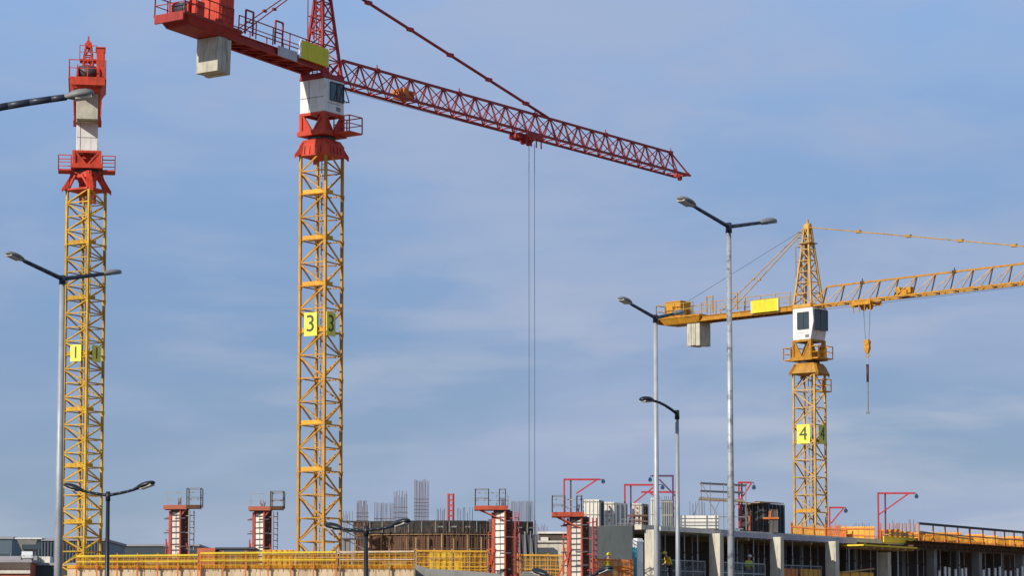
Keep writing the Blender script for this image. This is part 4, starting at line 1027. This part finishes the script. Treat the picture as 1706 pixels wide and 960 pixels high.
# grey scaffold with railings
D = facw(1205, 1.8).y; s = F / D
sf = thing('scaffold', 'grey scaffold platform with three railings behind the tallest lamp pole', 'scaffold', (X(1205, D), D, ZT))
def sp(px, y): return Vector(((px - 1205) / s, 0, at(px, y, D).z - ZT))
for (a, b) in (((1168, 805), (1245, 809)), ((1168, 818), (1240, 821)), ((1166, 829), (1240, 834))):
    for yy in (0, .9): MB().bar(sp(*a) + Vector((0, yy, 0)), sp(*b) + Vector((0, yy, 0)), .07).build('rail', M['dsteel'] if b[1] < 830 else M['casing'], sf)
m = MB(); m.add([sp(1165, 831) + Vector((0, yy, 0)) for yy in (0, .9)] + [sp(1241, 836) + Vector((0, yy, 0)) for yy in (.9, 0)], [(0, 1, 2, 3)]); m2 = MB(); m2.bar(sp(1165, 832) + Vector((0, .45, 0)), sp(1241, 836) + Vector((0, .45, 0)), .95, .06); m2.build('deck', M['timber'], sf)
for px in (1169, 1184, 1206, 1224, 1243):
    m = MB(); m.bar(sp(px, 803 + (px - 1169) * .05), sp(px, 884), .05); m.build('standard', M['casing'], sf)
m = MB(); m.bar(sp(1170, 806), sp(1182, 832), .05); m.bar(sp(1166, 832), sp(1155, 862), .05); m.bar(sp(1180, 833), sp(1195, 858), .06); m.bar(sp(1200, 833), sp(1186, 866), .05); m.bar(sp(1228, 836), sp(1215, 864), .05); m.bar(sp(1170, 862), sp(1245, 862), .05); m.build('diagonal', M['casing'], sf)

# black box form with a plank roof and a rusty column in front
D = facw(1290, 1.0).y; zt2 = at(1290, 841, D).z
bx = thing('box_form', 'black box-shaped wall form with sagging plank roof left of the amber crane', 'box form', facw(1286, 1.0), azb)
h = zt2 - ZT; wl_, wf_ = 2.0, 2.15
MB().box((.3, .9, h / 2), (wf_, 2.0, h)).build('sheeting', M['tar'], bx)
m = MB()
for k in range(5): m.box((.3 - wf_ / 2 + wf_ * (k + .5) / 5, -.14, h / 2), (.05, .05, h * .96))
for k in range(5): m.box((.3 - wf_ / 2 - .03, .1 + k * .4, h / 2), (.05, .05, h * .96))
m.build('stud', M['clad'], bx)
m = MB()
for k in range(6): m.bar((-1.6, .0 + k * .35, h + .04 + .08 * math.sin(k * 2.1)), (1.3, .05 + k * .35, h + .1 + .05 * math.sin(k)), .3, .05)
m.build('plank', M['timber'], bx)
D = facw(1286, .2).y; rc = thing('rusty_column_form', 'rusty column stub with timber cross pieces in front of the black box', 'column form', facw(1289, .05))
h = at(1286, 850, D).z - ZT
m = MB(); m.box((0, 0, h / 2), (.5, .5, h)); m.build('core', M['brown'], rc)
m = MB()
for k in range(7): m.bar((-.22 + .075 * k, -.28, 0), (-.22 + .075 * k + RN.uniform(-.04, .04), -.28, h * RN.uniform(.85, 1.05)), .03)
m.build('bar', M['casing'], rc)
m = MB(); m.box((-.2, -.34, h * .62), (1.0, .08, .12)); m.box((-.25, -.34, h * .78), (.14, .1, .4)); m.build('cross_piece', M['orange'], rc)
o_ = MB(); o_.box((0, 0, .55), (.16, .16, 1.1)); o_.box((0, 0, 1.15), (.1, .1, .2)); ob = o_.build('form_post', M['brick']); ob.location = facw(1249, 1.2); tag(ob, 'short pinkish post standing left of the black box form', 'post')

# amber boarding around the foot of crane 4
def facfence(label, px0, px1, inn, z0, y0, y1, n, m, ragged=.12, name='board_fence'):
    p = facw(px0, inn, z0); r = thing(name, label, 'fence', p, rad(-8), 'amber boarding on the roof slab'); w = (px1 - px0) / F * p.y
    za, zb = at(px0, y0, p.y).z - z0, at(px1, y1, p.y).z - z0
    o = MB()
    for k in range(n):
        t = (k + .5) / n; hh = (za + (zb - za) * t) + RN.uniform(-ragged, ragged); o.box((w * t, RN.uniform(-.03, .03), hh / 2), (w / n - .02, .05, max(.1, hh)))
    o.build('board', m, r)
    q = MB(); q.bar((0, .06, za * .3), (w, .06, zb * .3), .06, .1); q.bar((0, -.07, za * .8), (w, -.07, zb * .8), .05, .08)
    for k in range(max(2, n // 4)): t = k / max(1, n // 4 - 1); q.bar((w * t, -.08, 0), (w * t, -.08, (za + (zb - za) * t) * 1.25), .07)
    q.build('rail', M['orange'], r)
    return r
facfence('amber boarding hiding the foot of the amber crane mast', 1318, 1374, 3.0, ZT, 874, 880, 18, M['amber'])
facfence('pale orange boarding right of the amber crane mast, below the small davit', 1375, 1409, 2.0, ZT, 877, 880, 9, M['orange'], .2)
tag(MB().bar(facw(1390, 1.6, at(1390, 882, 172).z), facw(1416, 1.6, at(1416, 882, 174).z), .09).build('steel_rod', M['rust']), 'dark rod lying across the pale orange boarding', 'rod')
# orange net with bars
def facnet(label, px0, px1, inn, y0, y1, m, zb=None, posts=4, over=.3):
    zb = ZT if zb is None else zb
    a_, b_ = fac(px0, inn), fac(px1, inn); p = A + t_ * a_ + nin * inn; p.z = zb; r = thing('safety_fence', label, 'fence', p, azb, GF); w = b_ - a_
    za, zb_ = at(px0, y0, (A + t_ * a_ + nin * inn).y).z - zb, at(px1, y1, (A + t_ * b_ + nin * inn).y).z - zb
    n = max(posts * 2, round(w / .4)); vs = []; fs = []
    for k in range(n + 1):
        t = k / n
        for v in (0, .5, 1.0): vs.append((w * t, (.16 if k % 2 else -.02) + .05 * RN.uniform(-1, 1), (za + (zb_ - za) * t) * v - .05 * RN.random()))  # folds shaped in a zigzag so alternate facets face the sun
    for k in range(n):
        for j in range(2): fs.append((k * 3 + j, k * 3 + 3 + j, k * 3 + 4 + j, k * 3 + 1 + j))
    MB().add(vs, fs).build('net', m, r)
    for k in range(posts + 1):
        t = k / posts; MB().bar((w * t, -.06, -.1), (w * t, -.06, (za + (zb_ - za) * t) + over), .06).build('post', M['orange'], r)
    return r
facnet('pale orange net left of the tall dark red davit', 1411, 1462, 1.5, 893, 893, M['netP'], None, 6, .5)
facnet('orange net with upright bars between the tall davit and the railing', 1466, 1530, 1.2, 886, 886, M['netP'], None, 9, .55)
rr = None
# amber and lemon panels between column 5 and railing
r, w, h = facbox('formwork_board', 'lemon form panel lying on edge at the left end of the slab railing', 'form panel', 1472, 1532, -.1, at(1472, 904, facw(1472).y).z, at(1500, 896, facw(1500).y).z, .1, None)
MB().box((0, 0, h / 2), (w, .08, h)).build('board', M['lemon'], r); m = MB(); m.box((0, 0, h + .12), (w * .8, .3, .06)); m.box((-w * .1, -.1, h + .22), (w * .5, .08, .08)); m.build('capping_timber', M['timber'], r)
p5 = facw(1466, -.7, at(1466, 915, facw(1466).y).z)
tf = thing('table_form', 'flat yellow table form projecting over the fifth pale column', 'table form', p5, azb)
wa = fac(1422, -.7) - fac(1466, -.7); wb = fac(1512, -.7) - fac(1466, -.7)
MB().box(((wa + wb) / 2, .1, .08), (wb - wa, 1.7, .1)).build('deck', M['lemon'], tf)
m = MB()
for k in range(7): m.box((wa + (wb - wa) * (k + .5) / 7, .1, -.06), (.1, 1.6, .14))
m.build('joist', M['timber'], tf)
m = MB()
for x in (wa + .4, (wa + wb) / 2 + .5, wb - .3): m.tube((x, .6, -.1), (x, .6, ZF - p5.z), .045, None, 8)
m.build('prop', M['steel'], tf)

# the long railing on the right
a0, b0 = fac(1531, -.3), fac(1706, -.3) + 10
gr = thing('slab_railing', 'long orange-posted railing with a dark top rail over amber netting', 'railing', A + t_ * a0 + nin * -.3 + Vector((0, 0, ZS + .3)), azb)
w = b0 - a0; zt3 = [at(1531, 873, (A + t_ * a0).y).z - ZS - .3, at(1706, 888, (A + t_ * fac(1706, -.3)).y).z - ZS - .3]
kk = (zt3[1] - zt3[0]) / (fac(1706, -.3) - a0)
def rz_(x): return zt3[0] + kk * x
MB().bar((0, 0, rz_(0)), (w, 0, rz_(w)), .14, .16).build('top_rail', M['darkwall'], gr)
pxs = [1531, 1555, 1575, 1596, 1616, 1638, 1658, 1674, 1690, 1705, 1720, 1736]
for k, px in enumerate(pxs):
    x = fac(px, -.3) - a0; wd = .16 if px == 1616 else .07
    m = MB(); m.box((x, 0, rz_(x) / 2), (wd, .08, rz_(x))); m.box((x, 0, .1), (.18, .16, .2)); m.build('post', M['orange'], gr)
n = round(w / .38); vs = []; fs = []
hn = at(1600, 896, (A + t_ * fac(1600)).y).z - ZS - .3
for k in range(n + 1):
    x = w * k / n
    for v in (-.15, hn * .5, hn): vs.append((x, (.28 if k % 2 else .06) + .05 * RN.uniform(-1, 1), v + .04 * RN.uniform(-1, 1)))  # net folded so every other facet turns to the sun and brightens
for k in range(n):
    for j in range(2): fs.append((k * 3 + j, k * 3 + 3 + j, k * 3 + 4 + j, k * 3 + 1 + j))
MB().add(vs, fs).build('net', M['netA'], gr)
m = MB(); m.bar((0, -.02, hn + .1), (w, -.02, hn * 1.0), .05, .08); m.bar((0, -.03, hn * 1.45), (w * .3, -.03, hn * .7), .05, .07); m.build('mid_rail', M['timber'], gr)
facnet('pale orange net on the far side of the slab behind the long railing', 1560, 1715, 3.5, 893, 904, M['netP'], None, 8, .2)

first_ = None  # row of added amber panels, angled to catch sun and brighten the band
for k in range(15):
    px = 1420 + k * 20.5
    if 1455 < px < 1470: continue
    inn = .75 + .25 * (k % 2); p = facw(px, inn)
    if first_ is None:
        first_ = thing('sun_catch_panel', 'x', 'deck panel', p, 0, 'amber deck panels standing on the slab')
        m = MB()
        for q in range(4): m.box((-.6 + .4 * q, 0, .42), (.385, .05, .84))
        m.build('board', M['amber'], first_)
        m = MB(); m.box((0, -.05, .2), (1.6, .06, .1)); m.box((0, -.05, .68), (1.6, .06, .1)); m.bar((.6, .05, .8), (.6, .6, 0), .06); m.bar((-.6, .05, .8), (-.6, .6, 0), .06); m.build('stiffener', M['orange'], first_)
        o = first_
    else: o = copy_tree(first_)
    o.location = p; o.rotation_euler = (rad(-6), 0, rad(RN.uniform(-22, 4))); o.scale = (RN.uniform(.75, 1.0), 1, RN.uniform(.75, 1.05))
    o['label'] = 'amber deck panel standing on the slab left of the long railing' if px < 1531 else 'amber deck panel propped behind the long railing on the right'
# ------------------------------------------------------------------ people
def skin(name, joints, edges, m, parent, sub=2, root=0):
    me = bpy.data.meshes.new(name); me.from_pydata([j[:3] for j in joints], edges, []); me.materials.append(m)
    o = bpy.data.objects.new(name, me); C.objects.link(o); o.parent = parent
    o.modifiers.new('skin', 'SKIN'); sl_ = me.skin_vertices[0].data
    for k, j in enumerate(joints): sl_[k].radius = (j[3], j[3] * (j[4] if len(j) > 4 else 1)); sl_[k].use_root = (k == root)
    sm = o.modifiers.new('sub', 'SUBSURF'); sm.levels = sub; sm.render_levels = sub
    return o
def person(label, loc, rz, bend, jacket, helmet, reach=.25):
    r = thing('person', label, 'person', loc, rz)
    b = bend
    def tq(x, y, z):                               # bend the upper body forward (-y) about the hips
        z0 = .95; yy, zz = y, z - z0
        return (x, yy * math.cos(b) - zz * math.sin(b), z0 + yy * math.sin(b) * 0 + zz * math.cos(b))
    J = [(0, 0, .95, .15, .8)] + [tq(0, 0, 1.2) + (.14, .75), tq(0, 0, 1.42) + (.15, .7), tq(0, .0, 1.52) + (.06,), tq(0, -.02, 1.6) + (.085,), tq(0, -.03, 1.70) + (.085,)]
    E = [(0, 1), (1, 2), (2, 3), (3, 4), (4, 5)]
    for s_ in (-1, 1):
        k = len(J); J += [tq(s_ * .19, 0, 1.42) + (.065,), tq(s_ * .24, -.06, 1.16) + (.05,), tq(s_ * .2, -reach - .1, 1.02) + (.038,), tq(s_ * .19, -reach - .2, .99) + (.042, .6)]
        E += [(2, k), (k, k + 1), (k + 1, k + 2), (k + 2, k + 3)]
        for f in (-.03, -.01, .012, .032):
            q = len(J); J += [tq(s_ * .19 + f, -reach - .29, .97 - abs(f)) + (.011,)]; E += [(k + 3, q)]
        q = len(J); J += [tq(s_ * .14, -reach - .24, .985) + (.012,)]; E += [(k + 3, q)]
        k = len(J); J += [(s_ * .1, 0, .88, .1), (s_ * .11, -.02, .48, .065), (s_ * .12, .02, .08, .045), (s_ * .13, -.16, .04, .045, .7)]
        E += [(0, k), (k, k + 1), (k + 1, k + 2), (k + 2, k + 3)]
    skin('body', J, E, M['skin'], r)
    JJ = [(0, 0, .88, .17, .8)] + [tq(0, 0, 1.2) + (.17, .8), tq(0, 0, 1.42) + (.175, .75)]; EE = [(0, 1), (1, 2)]
    for s_ in (-1, 1):
        k = len(JJ); JJ += [tq(s_ * .2, 0, 1.42) + (.085,), tq(s_ * .245, -.06, 1.16) + (.07,), tq(s_ * .205, -reach - .06, 1.03) + (.055,)]; EE += [(2, k), (k, k + 1), (k + 1, k + 2)]
    skin('jacket', JJ, EE, jacket, r)
    JT = [(0, 0, .93, .16, .8)]; ET = []
    for s_ in (-1, 1):
        k = len(JT); JT += [(s_ * .1, 0, .85, .115), (s_ * .11, -.02, .48, .085), (s_ * .12, .02, .1, .07)]; ET += [(0, k), (k, k + 1), (k + 1, k + 2)]
    skin('trousers', JT, ET, M['trous'], r)
    m = MB(); c = Vector(tq(0, -.03, 1.72)); ax = (Vector(tq(0, 0, 1.8)) - Vector(tq(0, 0, 1.6))).normalized()
    if helmet:
        n = 14; rings = [(.0, .135), (.05, .13), (.1, .105), (.135, .06), (.15, .01)]; vs = []; fs = []
        for z, rr_ in rings:
            for q in range(n): a = 2 * math.pi * q / n; vs.append(c + Vector((rr_ * math.cos(a), rr_ * 1.15 * math.sin(a), z)))
        for k in range(4):
            for q in range(n): fs.append((k * n + q, k * n + (q + 1) % n, (k + 1) * n + (q + 1) % n, (k + 1) * n + q))
        m.add(vs, fs); m.tube(c + Vector((0, -.03, -.01)), c + Vector((0, -.03, .01)), .165, .15, 14); m.build('hard_hat', helmet, r, True)
    f = MB(); hd = Vector(tq(0, -.03, 1.66))
    f.box(hd + Vector((0, -.098, -.0)), (.03, .05, .045))
    for s_ in (-1, 1): f.box(hd + Vector((s_ * .088, .0, .0)), (.02, .045, .06))
    f.build('nose_and_ears', M['skin'], r)
    e = MB()
    for s_ in (-1, 1): e.box(hd + Vector((s_ * .034, -.088, .025)), (.02, .012, .01))
    e.box(hd + Vector((0, -.086, -.055)), (.045, .012, .008)); e.build('eyes_and_mouth', M['ink'], r)
    return r
p = at(1014, 940, 156.3); person('worker in a yellow hard hat behind the orange fence, only the head showing', (p.x, 156.3, at(1014, 921, 156.3).z - 1.87), rad(20), .0, M['lime'], M['helm'])
p = facw(1117, -.3, ZF); person('worker in a bright yellow jacket bending between the first two pale columns', p, rad(-60), .55, M['vest'], M['helm'])
p = facw(1245, .6, ZF); person('worker in a lime vest behind the mesh net in the second bay', p, rad(30), .25, M['lime'], M['white'])

# ------------------------------------------------------------------ far buildings at the left
def bld(label, px0, px1, ytop, D, dep, m, floors, rot=0, extra=None, wm=None, name='terminal_building', roof=None):
    a, b = at(px0, ytop, D), at(px1, ytop, D); w = b.x - a.x; h = a.z
    r = thing(name, label, 'building', ((a.x + b.x) / 2, D, 0), rot, None)
    MB().box((0, dep / 2, h / 2), (w, dep, h)).build('wall', m, r)
    MB().box((0, dep / 2, h + .2), (w + .6, dep + .6, .4)).build('roof', roof or M['roofg'], r)
    if floors:
        for k in range(floors):
            z = h * (1 - (k + .6) / (floors + .4)) if floors > 1 else h * .72
            f = MB(); f.box((0, -.06, z), (w * .94, .1, h * .1)); wo = f.build('window', M['glass'], r)
            g = MB(); n = max(3, int(w / 3))
            for q in range(n): g.box((-w * .47 + w * .94 * q / (n - 1), -.13, z), (.14, .06, h * .1))
            g.build('mullion', wm or M['casing'], wo)
    return r, w, h
bld('long low dark terminal building on the horizon behind the black lamp', 181, 330, 911, 520, 30, M['cladd'], 2, 0)
r, w, h = bld('blue-grey hall with ribbed cladding behind the tall left lamp pole', 58, 172, 902, 450, 25, M['clad'], 0)
m = MB()
for k in range(22): m.box((-w / 2 + w * (k + .5) / 22, -.1, h / 2), (.14, .2, h * .98))
m.build('cladding_rib', M['cladd'], r)
pth = thing('control_room', 'flared pale rooftop room at the left end of the blue-grey hall', 'rooftop room', at(48, 920, 440), 0)
MB().frustum((0, 0), .9, .9, 1.7, 1.7, 0, 2.0).build('wall', M['concg'], pth); m = MB(); m.box((.6, -1.2, 1.0), (3.0, .3, 1.3)); m.build('window', M['glass'], pth)
MB().box((0, 0, -10), (1.6, 1.6, 20)).build('shaft', M['cladd'], pth); MB().box((.2, 0, 2.1), (4.4, 3.6, .2)).build('roof', M['white'], pth)
r, w, h = bld('small glazed roof building at the far left edge', -30, 20, 899, 470, 14, M['clad'], 3, 0)
r, w, h = bld('low brown-fasciaed building with a pale grey roof at the lower left corner', -60, 50, 938, 400, 20, M['brick'], 0)
MB().box((0, -.2, h - .55), (w + .3, .4, 1.0)).build('fascia', M['tile'], r); MB().box((0, -.25, h - 1.4), (w + .2, .3, .5)).build('light_band', M['panel'], r)
MB().box((0, 14, h + .65), (w, 16, 1.0)).build('upper_roof', M['roofg'], r)
r, w, h = bld('dark block of the lower left building behind the tall lamp pole', 51, 128, 943, 405, 14, M['cladd'], 1, 0, name='dark_annex')
ct = thing('white_container', 'white container on the dark annex roof left of the tall lamp pole', 'container', at(67, 943, 407), 0)
ct.location.z = h + .42
hh = at(67, 928, 407).z - ct.location.z
MB().box((0, 1.2, hh / 2), (32 / F * 407, 2.4, hh)).build('shell', M['panel'], ct); m = MB(); m.box((.1, -.03, hh / 2), (.06, .04, hh)); m.build('door_seam', M['casing'], ct)
# white car on the roof deck
cr_ = at(43, 936, 402); car = thing('parked_car', 'white car parked on the pale grey roof at the lower left', 'car', (cr_.x, 403, 0), rad(-78))
car.location.z = at(0, 938, 400).z + .402
prof = [(-2.0, .25), (2.0, .25), (2.05, .7), (1.1, .82), (.5, 1.32), (-.9, 1.36), (-1.7, .9), (-2.05, .8)]
m = MB(); m.prism([Vector((x, -.82, z)) for x, z in prof], (0, 0, 0), (0, 1.64, 0)); m.build('body', M['carw'], car, bevel=.08)
m = MB(); m.prism([Vector((x, -.835, z)) for x, z in ((.95, .84), (.45, 1.26), (-.85, 1.29), (-1.45, .9))], (0, 0, 0), (0, .02, 0)); m.build('window', M['glass'], car)
for x in (-1.3, 1.3):
    for y in (-.78, .78):
        o = MB().tube((x, y - .1, .3), (x, y + .1, .3), .3, None, 16).build('wheel', M['tyre'], car); MB().tube((x, y - .11, .3), (x, y + .11, .3), .17, None, 12).build('rim', M['steel'], o)
for y in (-.6, .6): MB().box((2.03, y, .62), (.05, .3, .12)).build('headlight', M['lens'], car)

# ------------------------------------------------------------------ light and sky
SUN_AZ, SUN_EL = rad(-136.5), rad(27.5)            # azimuth measured from +Y towards +X: behind us and to the left
sd = Vector((math.sin(SUN_AZ) * math.cos(SUN_EL), math.cos(SUN_AZ) * math.cos(SUN_EL), math.sin(SUN_EL)))
sl_d = bpy.data.lights.new('sun', 'SUN'); sl_d.energy = 4.3; sl_d.angle = rad(.5); sl_d.color = (1, .93, .82)
so = bpy.data.objects.new('sun', sl_d); C.objects.link(so); so.rotation_euler = sd.to_track_quat('Z', 'Y').to_euler(); so.location = (0, 0, 100)
wd = bpy.data.worlds.new('World'); sc.world = wd; wd.use_nodes = True
n, l = wd.node_tree.nodes, wd.node_tree.links; n.clear()
out = n.new('ShaderNodeOutputWorld'); bg = n.new('ShaderNodeBackground'); bg.inputs['Strength'].default_value = .10
sky = n.new('ShaderNodeTexSky'); sky.sky_type = 'NISHITA'; sky.sun_disc = False; sky.sun_elevation = SUN_EL; sky.sun_rotation = SUN_AZ
sky.air_density = 1.0; sky.dust_density = .6; sky.ozone_density = 2.0
tc = n.new('ShaderNodeTexCoord')
sep = n.new('ShaderNodeSeparateXYZ'); l.new(tc.outputs['Generated'], sep.inputs[0])
# thin high veil in front of the clear sky, densest low down
rp = n.new('ShaderNodeValToRGB'); el = rp.color_ramp.elements
el[0].position = 0.0; el[0].color = (.31, .40, .53, 1); el[1].position = .26; el[1].color = (.29, .475, .81, 1)
for p_, c_ in ((.05, (.262, .362, .515, 1)), (.11, (.222, .345, .57, 1)), (.18, (.24, .385, .655, 1))):
    e_ = el.new(p_); e_.color = c_
l.new(sep.outputs['Z'], rp.inputs['Fac'])
vs_ = n.new('ShaderNodeVectorMath'); vs_.operation = 'SCALE'; vs_.inputs['Scale'].default_value = 10.0; l.new(rp.outputs['Color'], vs_.inputs[0])
veil = n.new('ShaderNodeMapRange'); veil.inputs['From Min'].default_value = .25; veil.inputs['From Max'].default_value = .5; veil.inputs['To Min'].default_value = .9; veil.inputs['To Max'].default_value = 0
l.new(sep.outputs['Z'], veil.inputs['Value'])
base = n.new('ShaderNodeMix'); base.data_type = 'RGBA'; l.new(veil.outputs['Result'], base.inputs['Factor']); l.new(sky.outputs['Color'], base.inputs['A']); l.new(vs_.outputs[0], base.inputs['B'])
def cloud(sx, sz, scale, lo, hi, detail, off, dist=.0):
    mp = n.new('ShaderNodeMapping'); mp.inputs['Scale'].default_value = (sx, sx, sz); mp.inputs['Location'].default_value = off
    l.new(tc.outputs['Generated'], mp.inputs['Vector'])
    nz = n.new('ShaderNodeTexNoise'); nz.inputs['Scale'].default_value = scale; nz.inputs['Detail'].default_value = detail; nz.inputs['Roughness'].default_value = .5; nz.inputs['Distortion'].default_value = dist
    l.new(mp.outputs['Vector'], nz.inputs['Vector'])
    mr = n.new('ShaderNodeMapRange'); mr.interpolation_type = 'SMOOTHSTEP'; mr.inputs['From Min'].default_value = lo; mr.inputs['From Max'].default_value = hi
    l.new(nz.outputs['Fac'], mr.inputs['Value']); return mr.outputs['Result']
c1 = cloud(1, 3.0, 8.0, .38, .70, 5, (3.1, 1.7, .35), .25)
c2 = cloud(1, 5.5, 10.0, .44, .70, 6, (1.65, 5.1, 2.2), .3)
c3 = cloud(1, 2.0, 4.5, .33, .56, 2, (7.3, 2.2, 4.1))
low = n.new('ShaderNodeMapRange'); low.inputs['From Min'].default_value = .06; low.inputs['From Max'].default_value = .17; low.inputs['To Min'].default_value = 1; low.inputs['To Max'].default_value = .12
l.new(sep.outputs['Z'], low.inputs['Value'])
def mul(a, b):
    q = n.new('ShaderNodeMath'); q.operation = 'MULTIPLY'; l.new(a, q.inputs[0]); l.new(b, q.inputs[1]); return q.outputs[0]
def mixc(fac_out, k, a, col):
    mm = n.new('ShaderNodeMath'); mm.operation = 'MULTIPLY'; mm.inputs[1].default_value = k; l.new(fac_out, mm.inputs[0])
    x = n.new('ShaderNodeMix'); x.data_type = 'RGBA'; l.new(mm.outputs[0], x.inputs['Factor']); l.new(a, x.inputs['A']); x.inputs['B'].default_value = col; return x.outputs['Result']
col = mixc(c1, .75, base.outputs['Result'], (3.75, 4.55, 6.4, 1))
col = mixc(mul(mul(c2, low.outputs['Result']), c3), .62, col, (5.2, 5.55, 6.5, 1))
l.new(col, bg.inputs['Color']); l.new(bg.outputs[0], out.inputs[0])
sc.view_settings.view_transform = 'Standard'; sc.view_settings.look = 'None'; sc.view_settings.exposure = 0; sc.view_settings.gamma = 1
sc.render.film_transparent = False
sc.cycles.max_bounces = 6; sc.cycles.transparent_max_bounces = 12
